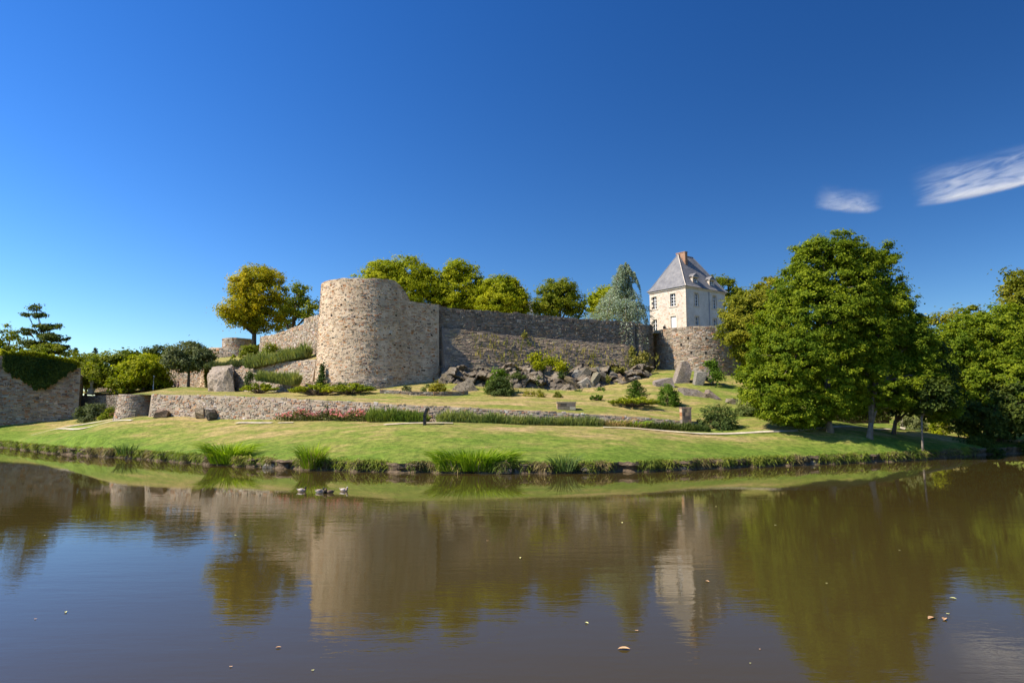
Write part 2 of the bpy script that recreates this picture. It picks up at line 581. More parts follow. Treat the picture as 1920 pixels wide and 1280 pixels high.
# ================================================================== TERRAIN
def tps(pts):
    P = np.array([(p[0] / 50.0, p[1] / 50.0) for p in pts])
    Z = np.array([p[2] for p in pts])
    n = len(P)
    d = np.linalg.norm(P[:, None] - P[None], axis=2)
    K = np.where(d > 0, d * d * np.log(d + 1e-12), 0) + np.eye(n) * 0.002
    A = np.zeros((n + 3, n + 3))
    A[:n, :n] = K
    A[:n, n] = 1
    A[:n, n + 1:] = P
    A[n, :n] = 1
    A[n + 1:, :n] = P.T
    w = np.linalg.solve(A, np.concatenate([Z, np.zeros(3)]))

    def f(x, y):
        x = np.asarray(x, float)
        y = np.asarray(y, float)
        Q = np.stack([x.ravel() / 50.0, y.ravel() / 50.0], 1)
        dd = np.linalg.norm(Q[:, None] - P[None], axis=2)
        k = np.where(dd > 0, dd * dd * np.log(dd + 1e-12), 0)
        return (k @ w[:n] + w[n] + Q @ w[n + 1:]).reshape(x.shape)
    return f


# shoreline (waterline), left to right
shore_px = [(0, 838), (100, 850), (240, 859), (380, 870), (480, 876), (600, 882), (760, 886), (960, 888), (1100, 887), (1250, 883),
            (1400, 876), (1550, 870), (1700, 864), (1780, 858), (1860, 851), (1920, 850)]
shore = [atz(x, y, 0.0) for x, y in shore_px]
SHX = np.array([-140, -95] + [p.x for p in shore] + [66, 140])
SHY = np.array([118, 98] + [p.y for p in shore] + [67, 66])


def shore_y(x):
    return np.interp(x, SHX, SHY) + 0.22 * np.sin(np.asarray(x) * 1.9) + 0.15 * np.sin(np.asarray(x) * 4.3 + 1)


# the terrace wall line
tw = [(283, 781, 74), (400, 784, 70.6), (500, 786, 68), (640, 788, 65), (800, 791, 62.8), (1000, 795, 61.8), (1200, 799, 62.2), (1322, 801, 63.2)]
twp = [at(*p) for p in tw]
TWX = np.array([-140, -80, -62, -47.5, -45.0, -42.9] + [p.x for p in twp] + [30, 45, 60, 140])
TWY = np.array([125, 104, 99, 95, 82, 76] + [p.y for p in twp] + [65, 72, 78, 80])


def wall_y(x):
    return np.interp(x, TWX, TWY)


def pts_of(lst):
    return [tuple(at(*p)) for p in lst]


right_pts = [(1440, 782, 67), (1470, 815, 59), (1553, 813, 60.5), (1627, 818, 59.5), (1672, 814, 63), (1725, 828, 58.5), (1700, 800, 72),
             (1800, 820, 73), (1850, 824, 75), (1920, 824, 77), (1640, 800, 75), (1500, 790, 66), (1960, 830, 80)]
L_pts = pts_of([(798, 797.5, 56), (750, 796, 57.5), (1200, 807, 57.2), (1000, 803, 56.5), (600, 794, 62), (450, 793, 66), (300, 790, 69.5),
                (200, 800, 70), (100, 806, 79), (228, 785, 73.5), (0, 797, 91), (75, 792, 93), (150, 784, 95), (225, 782, 86), (-150, 800, 98)] + right_pts)
L_pts += [(p.x, p.y, p.z) for p in twp]
L_pts += [(float(x), float(shore_y(x)) + 0.8, 0.72) for x in (-95, -61, -50, -35, -25, -19, -10, -3, 5, 12, 20, 27, 33, 38, 45, 52, 60)]
zL = tps(L_pts)

T_pts = pts_of([(228, 740, 77), (283, 740, 74.3), (400, 742.5, 70.9), (500, 746, 68.3), (640, 753, 65.3), (800, 762, 63), (1000, 771, 62), (1200, 783, 62.5), (1322, 795, 63.5),
                (330, 726, 95), (395, 730, 93), (480, 736, 82), (540, 738, 78), (600, 741, 74), (700, 733, 73.5), (800, 739, 72.5), (870, 735, 75), (945, 743, 72),
                (1080, 742, 76), (1118, 750, 70.5), (1190, 760, 68), (1250, 764, 69), (1220, 700, 88), (1255, 695, 90), (1340, 702, 89), (1400, 712, 86),
                (1310, 748, 73), (1400, 777, 66), (170, 738, 97), (200, 739, 97), (100, 740, 110), (300, 727, 108), (1240, 728, 78), (1360, 745, 76), (850, 715, 80)] + right_pts)
T_pts += [(-80, 112, 7.0), (-110, 130, 7), (0, 100, 9), (-20, 95, 8), (60, 90, 3.0), (80, 80, 2.5), (40, 110, 9), (-40, 120, 8)]
zT = tps(T_pts)


def k_out(x):
    return np.clip(sm(16.6, 21.5, x) + 0.0, 0, 1)


def ground_z(x, y):
    """height of the ground sheets at (x, y)"""
    x = np.asarray(x, float)
    y = np.asarray(y, float)
    wy = wall_y(x)
    v = np.clip((y - wy) / 25.0, 0, 1)
    back = zT(x, y) + (zL(x, wy) - zT(x, wy)) * k_out(x) * (1 - v) ** 2
    front = zL(x, y)
    s = np.clip((y - shore_y(x)) / 1.2, 0, 1)
    front = front * s + (1 - s) * np.minimum(front, 0.62)
    return np.where(y > wy, back, front)


XS = np.concatenate([np.arange(-140, -70, 4.0), np.arange(-70, 60, 0.45), np.arange(60, 141, 4.0)])
rows = np.linspace(0, 1, 46) ** 1.15
G = np.zeros((len(rows), len(XS), 3))
for i, v in enumerate(rows):
    y = shore_y(XS) + 0.05 + v * (wall_y(XS) - shore_y(XS) - 0.05)
    G[i, :, 0] = XS
    G[i, :, 1] = y
    G[i, :, 2] = ground_z(XS, y - 1e-4)
rough = np.array([[mnoise.noise((p[0] * 0.35, p[1] * 0.6, 0.0)) * 0.07 + mnoise.noise((p[0] * 1.3, p[1] * 1.6, 3.0)) * 0.03 for p in r] for r in G])
edge = sm(0, 0.08, rows)[:, None] * (1 - sm(0.95, 1.0, rows))[:, None]
G[:, :, 2] += rough * edge
wet = np.repeat((1 - sm(0.0, 0.55, rows))[:, None], len(XS), 1)
lawn = grid_mesh('lawn', G, M['lawn'], attrs={'wet': wet.ravel()})
put(lawn, kind='structure')

rows2 = np.linspace(0, 1, 70)
G2 = np.zeros((len(rows2), len(XS), 3))
for i, v in enumerate(rows2):
    y = wall_y(XS) + 0.002 + v * 62.0
    G2[i, :, 0] = XS
    G2[i, :, 1] = y
    G2[i, :, 2] = np.maximum(ground_z(XS, y + 1e-3), 0.5)
rough = np.array([[mnoise.noise((p[0] * 0.3, p[1] * 0.4, 5.0)) * 0.10 + mnoise.noise((p[0] * 1.3, p[1] * 1.3, 9.0)) * 0.03 for p in r] for r in G2])
G2[:, :, 2] += rough * sm(0, 0.05, rows2)[:, None]
wet2 = np.clip(sm(15, 22, G2[:, :, 0]) * 0.35, 0, 1)
terr = grid_mesh('terrace_lawn', G2, M['terrace'], attrs={'wet': wet2.ravel()})
put(terr, kind='structure')

# open country behind, far to the horizon
mb = MB()
mb.poly([(-4000, 120, 0.2), (4000, 120, 0.2), (4000, 5000, 0.2), (-4000, 5000, 0.2)], [(0, 1, 2, 3)])
fld = mb.build('fields', M['terrace'])
put(fld, kind='structure')

# water
mb = MB()
mb.poly([(-400, -120, 0), (400, -120, 0), (400, 140, 0), (-400, 140, 0)], [(0, 1, 2, 3)])
put(mb.build('pond_water', M['water']), kind='structure')

# undercut earth bank along the water
bx = np.arange(-75, 64, 0.16)
prof = [(0.42, 0.60), (0.0, 0.66), (-0.10, 0.52), (0.02, 0.34), (0.10, 0.16), (-0.05, 0.02), (-0.25, -0.35)]
GB = np.zeros((len(prof), len(bx), 3))
for i, (dy, z) in enumerate(prof):
    for j, x in enumerate(bx):
        n1 = mnoise.noise((x * 0.9, i * 0.7, 2.0))
        n2 = mnoise.noise((x * 2.7, i * 1.3, 7.0))
        GB[i, j] = (x, shore_y(x) + dy + n1 * 0.14 + n2 * 0.10, z + (0.10 * n2 if 0 < i < 5 else 0))
bank = grid_mesh('earth_bank', GB, M['earth'], smooth=False, flip=True)
put(bank, kind='structure')

# ================================================================== BLADES, LEAVES
def rand_dirs(n):
    v = RNG.normal(size=(n, 3))
    return v / np.linalg.norm(v, axis=1, keepdims=True)


def unit(v):
    return v / (np.linalg.norm(v, axis=1, keepdims=True) + 1e-9)


def leaf_quads(C, Nn, L, W, axis=None):
    """rhombic leaves: centres C, normals Nn, half lengths L, half widths W"""
    n = len(C)
    Nn = unit(Nn)
    r = rand_dirs(n) if axis is None else axis
    a = unit(r - Nn * np.sum(r * Nn, axis=1, keepdims=True))
    b = np.cross(Nn, a)
    L = np.broadcast_to(L, (n,))[:, None]
    W = np.broadcast_to(W, (n,))[:, None]
    bend = Nn * (L * 0.22)
    V = np.stack([C - a * L - bend, C + b * W, C + a * L - bend, C - b * W], 1)
    return V.reshape(-1, 3)


def blades(base, tip, w, bend=0.25, seg=2):
    """curved tapering blades from base to tip (n,3), two quads each"""
    n = len(base)
    d = tip - base
    side = unit(np.cross(d, np.array([0, 0, 1.0]) + RNG.normal(size=(n, 3)) * 0.8))
    w = np.broadcast_to(w, (n,))[:, None]
    hor = d.copy()
    hor[:, 2] = 0
    mid = base + d * 0.55 - hor * bend * 0.5 + np.array([0, 0, 1.0]) * np.linalg.norm(hor, axis=1, keepdims=True) * bend
    q1 = np.stack([base - side * w * 0.7, base + side * w * 0.7, mid + side * w, mid - side * w], 1)
    q2 = np.stack([mid - side * w, mid + side * w, tip + side * w * 0.12, tip - side * w * 0.12], 1)
    return np.concatenate([q1, q2]).reshape(-1, 3)


# ================================================================== MASONRY
def pick(pal, n, jit=0.16):
    cs = np.array([p[0] for p in pal])
    ws = np.array([p[1] for p in pal], float)
    i = RNG.choice(len(pal), n, p=ws / ws.sum())
    c = cs[i] * (1 + RNG.normal(size=(n, 1)) * jit) * (1 + RNG.normal(size=(n, 3)) * 0.04)
    return np.clip(c, 0.01, 0.9)


PAL_WARM = [((0.43, 0.31, 0.19), 5), ((0.39, 0.24, 0.125), 4), ((0.37, 0.17, 0.07), 3.0), ((0.29, 0.235, 0.175), 3), ((0.14, 0.10, 0.07), 1.6), ((0.46, 0.38, 0.28), 2)]
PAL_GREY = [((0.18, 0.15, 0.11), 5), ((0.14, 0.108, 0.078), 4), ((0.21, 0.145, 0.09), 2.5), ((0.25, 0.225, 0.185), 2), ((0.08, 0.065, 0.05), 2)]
PAL_MID = [((0.34, 0.27, 0.195), 4), ((0.30, 0.22, 0.145), 4), ((0.36, 0.19, 0.095), 2), ((0.40, 0.355, 0.29), 2.5), ((0.15, 0.12, 0.09), 1.6)]
PAL_SLATE = [((0.36, 0.27, 0.18), 5), ((0.42, 0.32, 0.20), 4), ((0.27, 0.205, 0.14), 4), ((0.46, 0.36, 0.22), 2), ((0.12, 0.10, 0.075), 2)]
PAL_ROCK = [((0.20, 0.172, 0.12), 4), ((0.21, 0.155, 0.09), 2), ((0.26, 0.235, 0.185), 3), ((0.13, 0.112, 0.085), 2)]


class Path:
    """a polyline in plan with arc length, outward side on its right hand"""
    def __init__(self, pts, soft=True):
        self.p = np.array(pts, float)
        d = np.diff(self.p, axis=0)
        self.l = np.concatenate([[0], np.cumsum(np.linalg.norm(d, axis=1))])
        self.L = self.l[-1]
        t = d / np.linalg.norm(d, axis=1, keepdims=True)
        self.t = t
        self.soft = soft
        if soft:
            tv = np.vstack([t[:1], t[:-1] + t[1:], t[-1:]])
            self.tv = tv / np.linalg.norm(tv, axis=1, keepdims=True)

    def at(self, s):
        s = np.clip(np.asarray(s, float), 0, self.L)
        x = np.interp(s, self.l, self.p[:, 0])
        y = np.interp(s, self.l, self.p[:, 1])
        if self.soft:
            tx = np.interp(s, self.l, self.tv[:, 0])
            ty = np.interp(s, self.l, self.tv[:, 1])
        else:
            i = np.clip(np.searchsorted(self.l, s, side='right') - 1, 0, len(self.t) - 1)
            tx, ty = self.t[i, 0], self.t[i, 1]
        k = np.hypot(tx, ty)
        return x, y, ty / k, -tx / k      # point, outward normal


def masonry(name, label, cat, pts, zlo, ztop, stone=(0.42, 0.2), pal=PAL_WARM, mortar='mortar_warm', smat='stone_warm', batter=0.0, thick=0.9,
            proud=(0.02, 0.07), soft=True, group=None, ragged=0.1, singles=60, parent=None, root=None, fill=0.93, splay=None, top_proud=True, jag=None):
    """A rubble wall: a solid core, thousands of separate stones set proud of the mortar, the largest of them parts of their own.
    zlo, ztop: values per path point. batter: metres out per metre down from the top (or a function of s, z)."""
    P = Path(pts, soft)
    zlo = np.broadcast_to(np.array(zlo, float), (len(pts),))
    ztop = np.broadcast_to(np.array(ztop, float), (len(pts),))
    flo = lambda s: np.interp(s, P.l, zlo)
    jt = lambda s: np.array([mnoise.noise((float(q) * 0.8, 1.7, len(name))) + 0.6 * mnoise.noise((float(q) * 2.6, 4.7, len(name))) for q in np.atleast_1d(s)]) * ragged
    fhi = lambda s: np.interp(s, P.l, ztop)
    bfun = batter if callable(batter) else (lambda s, z: batter * np.maximum(fhi(s) - z, 0))

    def surf(s, z, off):
        x, y, nx, ny = P.at(s)
        o = bfun(s, z) + off
        return np.stack([x + nx * o, y + ny * o, z], -1)

    if root is None:
        x, y, _, _ = P.at(P.L / 2)
        root = thing(name, label, cat, (float(x), float(y), float(np.min(zlo))), group)
    # core
    ss = np.unique(np.concatenate([np.arange(0, P.L, 0.45), P.l, [P.L]]))
    if not soft:                                        # keep corners sharp
        ss = np.unique(np.concatenate([ss, P.l[1:-1] - 1e-4]))
    nr = 9
    tz = fhi(ss) + jt(ss)
    lo = flo(ss)
    rowsC = [surf(ss, lo + (tz - lo) * i / (nr - 1), 0.0) for i in range(nr)]
    top_in = surf(ss, tz, 0.0)
    x, y, nx, ny = P.at(ss)
    inner = top_in.copy()
    inner[:, 0] -= nx * thick
    inner[:, 1] -= ny * thick
    bot = inner.copy()
    bot[:, 2] = lo
    GG = np.stack(rowsC + [inner, bot], 0)
    core = grid_mesh('wall_core', GG, M[mortar], parent=root, smooth=False)
    for e in (0, -1):                                    # end faces
        mb = MB()
        ring = [GG[i, e] for i in range(nr + 2)]
        mb.face(ring if e == -1 else ring[::-1])
        mb.build('end_face', M[mortar], parent=root)
    # stones
    S0, S1, Z0, Z1 = [], [], [], []
    z = float(np.min(zlo))
    zmax = float(np.max(ztop))
    rr = random.Random(len(name) * 31 + len(pts))
    while z < zmax + ragged:
        h = stone[1] * rr.uniform(0.65, 1.35)
        s = -rr.uniform(0, stone[0])
        while s < P.L:
            w = stone[0] * rr.choice((0.45, 0.6, 0.8, 1.0, 1.2, 1.6)) * rr.uniform(0.8, 1.2)
            hh = h
            if rr.random() < 0.06: hh = h * 1.9
            if s >= 0 and s + w <= P.L and rr.random() < fill:
                S0.append(s)
                S1.append(s + w)
                Z0.append(z + rr.uniform(-0.2, 0.2) * h)
                Z1.append(z + hh)
            s += w
        z += h
    S0, S1, Z0, Z1 = map(np.array, (S0, S1, Z0, Z1))
    sc_ = (S0 + S1) / 2
    keep = (Z0 > flo(sc_) - 0.1) & (Z1 < fhi(sc_) + jt(sc_) + 0.06 * rr.random() + 0.03)
    if not soft:
        for c in P.l[1:-1]:
            keep &= ~((S0 < c) & (S1 > c))
    S0, S1, Z0, Z1 = S0[keep], S1[keep], Z0[keep], Z1[keep]
    n = len(S0)
    g = np.minimum(0.16 * (Z1 - Z0), 0.03)
    jw = (S1 - S0)[:, None] * RNG.uniform(-0.11, 0.11, (n, 4))
    jh = (Z1 - Z0)[:, None] * (RNG.uniform(-0.2, 0.2, (n, 4)) + RNG.uniform(-0.22, 0.22, (n, 1)))
    cs = np.stack([S0 + g, S1 - g, S1 - g, S0 + g], 1) + jw
    cz = np.stack([Z0 + g, Z0 + g, Z1 - g, Z1 - g], 1) + jh
    pr = RNG.uniform(proud[0], proud[1], (n, 1)) + RNG.uniform(-0.015, 0.015, (n, 4))
    ms, mz = cs.mean(1, keepdims=True), cz.mean(1, keepdims=True)
    fs = ms + (cs - ms) * 0.80
    fz = mz + (cz - mz) * 0.76
    A = surf(cs.ravel(), cz.ravel(), np.full(n * 4, -0.03)).reshape(n, 4, 3)
    B = surf(fs.ravel(), fz.ravel(), pr.ravel()).reshape(n, 4, 3)
    V = np.concatenate([A, B], 1)                        # n,8,3
    fpat = np.array([[4, 5, 6, 7], [0, 1, 5, 4], [1, 2, 6, 5], [2, 3, 7, 6], [3, 0, 4, 7]])
    C = pick(pal, n)
    area = (S1 - S0) * (Z1 - Z0)
    order = np.argsort(-area * RNG.uniform(0.8, 1.0, n))
    one, rest = order[:singles], order[singles:]
    for i in one:
        o = arr_mesh('stone', V[i], fpat.ravel(), np.arange(0, 20, 4), M[smat], parent=root, col=np.repeat(C[i][None], 8, 0))
    if len(rest):
        idx = (np.arange(len(rest))[:, None, None] * 8 + fpat[None]).reshape(-1)
        o = arr_mesh('rubble_stones', V[rest].reshape(-1, 3), idx, np.arange(0, len(idx), 4), M[smat], parent=root, col=np.repeat(C[rest], 8, 0))
        o['kind'] = 'stuff'
    return root, P, surf, fhi


# ---- the great round tower with its straight right flank
TD = 82.0
tc = at(690, 640, TD)            # centre of the drum in plan
R_T = 88.0 / F * TD              # about 5.6 m
tower_pts, tz0, tz1 = [], [], []
a0, a1 = math.radians(155), math.radians(318)
for i in range(34):
    a = a0 + (a1 - a0) * i / 33
    # walk so that the outside lies on the right hand: from the left back, round the front, to the right
    tower_pts.append((tc.x + R_T * math.cos(a), tc.y + R_T * math.sin(a)))
topz = at(690, 521, TD - R_T).z
for i, (x, y) in enumerate(tower_pts):
    a = math.degrees(a0 + (a1 - a0) * i / 33)
    tz = topz
    if a > 309: tz = topz - min(1.0, (a - 309) / 17.0) * 1.25
    if a > 327: tz = topz - 1.25 - (a - 327) / 5.0 * 0.7
    if a > 331.5: tz = topz - 2.2
    tz1.append(tz)
    tz0.append(5.6)
pe = at(822, 640, 81.5)
p_a = Vector(tower_pts[33])
p_c = p_a + Vector((-math.sin(a1), math.cos(a1))) * 1.75
p_b = Vector((p_c.x + (pe.x - p_c.x) * 0.42, p_c.y + (pe.y - p_c.y) * 0.42))
drop = lambda px_: float(np.interp(px_, [736, 750, 759, 762, 764, 830], [0, 0.6, 1.2, 1.35, 2.15, 2.3]))
for k in np.linspace(0.08, 1, 12):                      # the drum runs smoothly into its flank
    q = p_a * (1 - k) ** 2 + p_c * 2 * k * (1 - k) + p_b * k ** 2
    tower_pts.append((q.x, q.y))
for k in (0.25, 0.5, 0.75, 1.0):
    tower_pts.append((p_b.x + (pe.x - p_b.x) * k, p_b.y + (pe.y - p_b.y) * k))
tz1 = [topz - drop(960 + x * F / y) if y < tc.y and x > tc.x else topz for x, y in tower_pts]
tz0 = [5.7] * len(tower_pts)
_, tP, t_surf, t_top = masonry('round_tower', 'massive round tower of warm tan rubble stone, broken down on its right side', 'tower', tower_pts, tz0, tz1, (0.36, 0.16), PAL_WARM,
        'mortar_warm', 'stone_warm', batter=0.035, thick=1.6, ragged=0.10, singles=240, proud=(-0.012, 0.042), fill=0.84)
# rubble filling of the drum, seen over the broken side
mb = MB()
ring = [Vector((x, y, 0)) for x, y in tower_pts[:36]]
mb.face([(tc.x + (p.x - tc.x) * 0.8, tc.y + (p.y - tc.y) * 0.8, topz - 3.1) for p in ring])
tower_root = bpy.data.objects['round_tower']
rh = random.Random(11)
for k in range(54):                                     # dark blocks painted as the shade in lost joints and putlog holes
    s_ = rh.uniform(1.0, tP.L - 0.6)
    z_ = rh.uniform(7.5, float(t_top(s_)) - 0.7)
    w_, h_ = rh.uniform(0.05, 0.12), rh.uniform(0.04, 0.085)
    mb = MB()
    mb.box8([t_surf(np.array([s_ + ds]), np.array([z_ + dz]), np.array([o]))[0] for dz in (-h_, h_) for ds, o in ((-w_, 0.045), (w_, 0.045), (w_, -0.2), (-w_, -0.2))])
    mb.build('open_joint', M['dark_hole'], parent=tower_root)
mb.build('inner_floor', M['mortar_mid'], parent=tower_root)
# low plinth of larger stones round the foot of the tower
pl_pts = [(tc.x + (R_T + 0.55) * math.cos(a0 + (a1 - a0) * i / 20), tc.y + (R_T + 0.55) * math.sin(a0 + (a1 - a0) * i / 20)) for i in range(3, 20)]
masonry('tower_plinth', 'low rubble footing curving round the base of the round tower', 'wall', pl_pts, 5.4,
        [float(ground_z(x, y)) + 1.1 for x, y in pl_pts], (0.45, 0.18), PAL_MID, 'mortar_mid', 'stone_warm', batter=0.12, thick=0.6, singles=20)

# ---- main curtain wall to the right of the tower
cw_px = [(816, 81.5), (838, 82.5), (1000, 86.5), (1190, 91.2)]
cw = [at(x, 600, d) for x, d in cw_px]
cw_top = [at(816, 572, 81.5).z, at(838, 577, 82.5).z, at(1000, 590, 86.5).z, at(1190, 605, 91.2).z]
bk = [at(838, 618, 82.5).z, at(1000, 633, 86.5).z, at(1168, 645, 90.5).z]
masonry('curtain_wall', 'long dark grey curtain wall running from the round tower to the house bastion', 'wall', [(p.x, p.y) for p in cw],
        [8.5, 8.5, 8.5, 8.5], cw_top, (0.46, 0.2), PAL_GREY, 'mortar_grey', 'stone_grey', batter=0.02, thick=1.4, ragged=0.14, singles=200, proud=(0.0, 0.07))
# the sloping slate-built revetment at its foot
rv = [at(x, 660, d) for x, d in [(826, 82.0), (870, 83.1), (1000, 86.3), (1178, 90.4)]]
rvt = [at(826, 616, 82).z, at(870, 619, 83.1).z, at(1000, 633, 86.3).z, at(1178, 647, 90.4).z]
rvn = [(p.x + 0.13, p.y - 0.3) for p in rv]
masonry('slate_revetment', 'brown sloping revetment of thin slate courses with weeds below the curtain wall', 'wall', rvn, [7.0] * 4, rvt, (0.62, 0.105), PAL_SLATE,
        'mortar_slate', 'stone_slate', batter=0.36, thick=0.4, ragged=0.2, singles=200, proud=(0.0, 0.06), fill=0.85)
# dark corner bastion closing the curtain wall
cb = []
c0 = Vector((17.4, 94.3, 0))
for i in range(14):
    a = math.radians(205 + (362 - 205) * i / 13)
    cb.append((c0.x + 2.1 * math.cos(a), c0.y + 2.95 * math.sin(a)))
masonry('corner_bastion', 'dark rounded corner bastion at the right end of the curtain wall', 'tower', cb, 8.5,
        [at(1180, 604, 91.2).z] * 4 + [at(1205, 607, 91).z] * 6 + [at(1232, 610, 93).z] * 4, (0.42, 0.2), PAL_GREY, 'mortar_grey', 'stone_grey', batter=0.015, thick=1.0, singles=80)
# round bastion carrying the house terrace
hb = []
c1 = at(1300, 620, 98.8)
for i in range(22):
    a = math.radians(188 + (352 - 188) * i / 21)
    hb.append((c1.x + 6.1 * math.cos(a), c1.y + 7.6 * math.sin(a)))
HBZ = at(1300, 611, 91.3).z
hb_root, hbP, hb_surf, _ = masonry('house_bastion', 'round grey bastion with small putlog holes below the house', 'tower', hb, 8.5, HBZ, (0.44, 0.17), PAL_MID, 'mortar_mid', 'stone_grey',
                                   batter=0.03, thick=1.2, singles=90, ragged=0.07)
for px, py in [(1292, 634), (1326, 634), (1279, 646), (1298, 661), (1324, 661), (1348, 661)]:
    # find the spot on the drum seen along this direction
    best, bs = 1e9, 0
    for s in np.linspace(0, hbP.L, 300):
        q = hb_surf(np.array([s]), np.array([13.0]), 0.0)[0]
        e = abs(960 + q[0] * F / q[1] - px)
        if e < best and q[1] < c1.y: best, bs = e, s
    q = hb_surf(np.array([bs]), np.array([13.0]), 0.0)[0]
    zc = at(px, py, q[1]).z
    mb = MB()
    P4 = [hb_surf(np.array([bs + ds]), np.array([zc + dz]), np.array([o]))[0] for dz in (-0.16, 0.16) for ds, o in ((-0.11, 0.075), (0.11, 0.075), (0.11, -0.3), (-0.11, -0.3))]
    mb.box8(P4)
    mb.build('putlog_hole', M['dark_hole'], parent=hb_root)  # dark block, the shade of the hole is in its colour

# ---- left curtain wall behind the tower
lc = [at(x, 620, d) for x, d in [(488, 108), (520, 100), (571, 90.5), (600, 85.5)]]
lct = [at(488, 632, 108).z, at(520, 625, 100).z, at(571, 606, 90.5).z, at(600, 599, 85.5).z]
masonry('lichened_curtain_wall', 'sunlit receding curtain wall with golden lichen left of the round tower', 'wall', [(p.x, p.y) for p in lc], 8.0, lct, (0.5, 0.22), PAL_MID,
        'mortar_mid', 'stone_moss', batter=0.03, thick=1.0, ragged=0.12, singles=60)
lb = [at(571, 620, 90.2), at(603, 620, 83.8)]
masonry('lichened_buttress', 'tall ochre stained wall section against the left side of the round tower', 'wall', [(p.x + 0.0, p.y - 0.35) for p in lb], 8.0,
        [at(571, 598, 90).z, at(603, 590, 84).z], (0.42, 0.2), PAL_MID, 'mortar_mid', 'stone_moss', batter=0.04, thick=0.9, ragged=0.08, singles=30)
# far round tower, upper ring on a wider battered drum
ft = at(446, 650, 120)
ftp = [(ft.x + 2.6 * math.cos(math.radians(a)), ft.y + 2.6 * math.sin(math.radians(a))) for a in range(150, 391, 15)]
masonry('far_round_tower', 'small far round tower of grey stone left of the turning tree', 'tower', ftp, 13.5, at(446, 633, 117.5).z, (0.5, 0.24), PAL_MID, 'mortar_mid', 'stone_grey', thick=0.7, singles=20, ragged=0.06)
fdp = [(ft.x - 0.8 + 4.6 * math.cos(math.radians(a)), ft.y + 3.6 * math.sin(math.radians(a))) for a in range(170, 391, 12)]
masonry('far_tower_drum', 'wide sloping drum wall carrying the small far tower', 'wall', fdp, 9.0, [at(446, 651, 116.5).z - max(0, (205 - a)) * 0.03 for a in range(170, 391, 12)], (0.5, 0.24), PAL_MID, 'mortar_mid', 'stone_warm',
        batter=0.22, thick=1.2, singles=20, ragged=0.08)

# ---- stepped garden walls on the slope left of the tower
w1 = [at(x, 690, d) for x, d in [(440, 93), (470, 89.5), (520, 86), (592, 81.5)]]
masonry('upper_slope_wall', 'rubble retaining wall under the grassy strip left of the round tower', 'wall', [(p.x, p.y) for p in w1], 6.2,
        [at(440, 688, 93).z, at(470, 683, 89.5).z, at(520, 680, 86).z, at(592, 673, 81.5).z], (0.42, 0.19), PAL_MID, 'mortar_mid', 'stone_warm', batter=0.16, thick=0.7, singles=60)
w2 = [at(x, 700, d) for x, d in [(424, 90), (450, 88.5), (485, 86), (530, 82.5), (562, 80.5)]]
masonry('lower_slope_wall', 'low rubble wall with a falling top behind the spreading juniper', 'wall', [(p.x, p.y) for p in w2], 6.0,
        [at(424, 688, 90).z, at(450, 694, 88.5).z, at(485, 701, 86).z, at(530, 717, 82.5).z, at(562, 727, 80.5).z], (0.42, 0.17), PAL_GREY + PAL_MID, 'mortar_mid', 'stone_warm', batter=0.12, thick=0.5, singles=40)

# ---- terrace retaining wall and its left bastion
tl = [(p.x, p.y - 0.12) for p in twp]
tlz0 = [p.z - 0.5 for p in twp]
tlz1 = [at(283, 739, 74).z, at(400, 741.5, 70.6).z, at(500, 745, 68).z, at(640, 752, 65).z, at(800, 761, 62.8).z, at(1000, 770, 61.8).z, at(1200, 782, 62.2).z, at(1322, 792, 63.2).z]
fine = []
fz0, fz1 = [], []
for i in range(len(tl) - 1):
    for k in np.linspace(0, 1, 8)[:-1]:
        fine.append((tl[i][0] + (tl[i + 1][0] - tl[i][0]) * k, tl[i][1] + (tl[i + 1][1] - tl[i][1]) * k))
        fz0.append(tlz0[i] + (tlz0[i + 1] - tlz0[i]) * k)
        fz1.append(tlz1[i] + (tlz1[i + 1] - tlz1[i]) * k)
fine.append(tl[-1]); fz0.append(tlz0[-1]); fz1.append(tlz1[-1])
masonry('terrace_wall', 'long low rubble retaining wall along the front of the grass terrace', 'wall', fine, fz0, fz1, (0.34, 0.17), PAL_MID, 'mortar_mid', 'stone_warm',
        batter=0.10, thick=0.55, singles=280, ragged=0.05, proud=(0.0, 0.07))
tb = []
c2 = at(264, 760, 77.3)
for i in range(14):
    a = math.radians(170 + (345 - 170) * i / 13)
    tb.append((c2.x + 2.1 * math.cos(a), c2.y + 2.6 * math.sin(a)))
masonry('terrace_bastion', 'rounded battered end of the terrace wall beside the footpath', 'wall', tb, 2.6, at(255, 739.5, 76).z, (0.36, 0.16), PAL_MID, 'mortar_mid', 'stone_warm',
        batter=0.14, thick=1.4, singles=60, ragged=0.04)
# shaded retaining wall in the recess behind it
rw = [at(x, 760, d) for x, d in [(140, 99.5), (180, 98), (226, 94), (236, 85), (238, 78.5)]]
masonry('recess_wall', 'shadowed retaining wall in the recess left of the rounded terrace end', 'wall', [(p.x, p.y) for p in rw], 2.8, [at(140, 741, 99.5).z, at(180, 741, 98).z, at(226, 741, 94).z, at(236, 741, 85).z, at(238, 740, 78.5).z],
        (0.4, 0.18), PAL_GREY, 'mortar_grey', 'stone_grey', thick=0.6, singles=20)

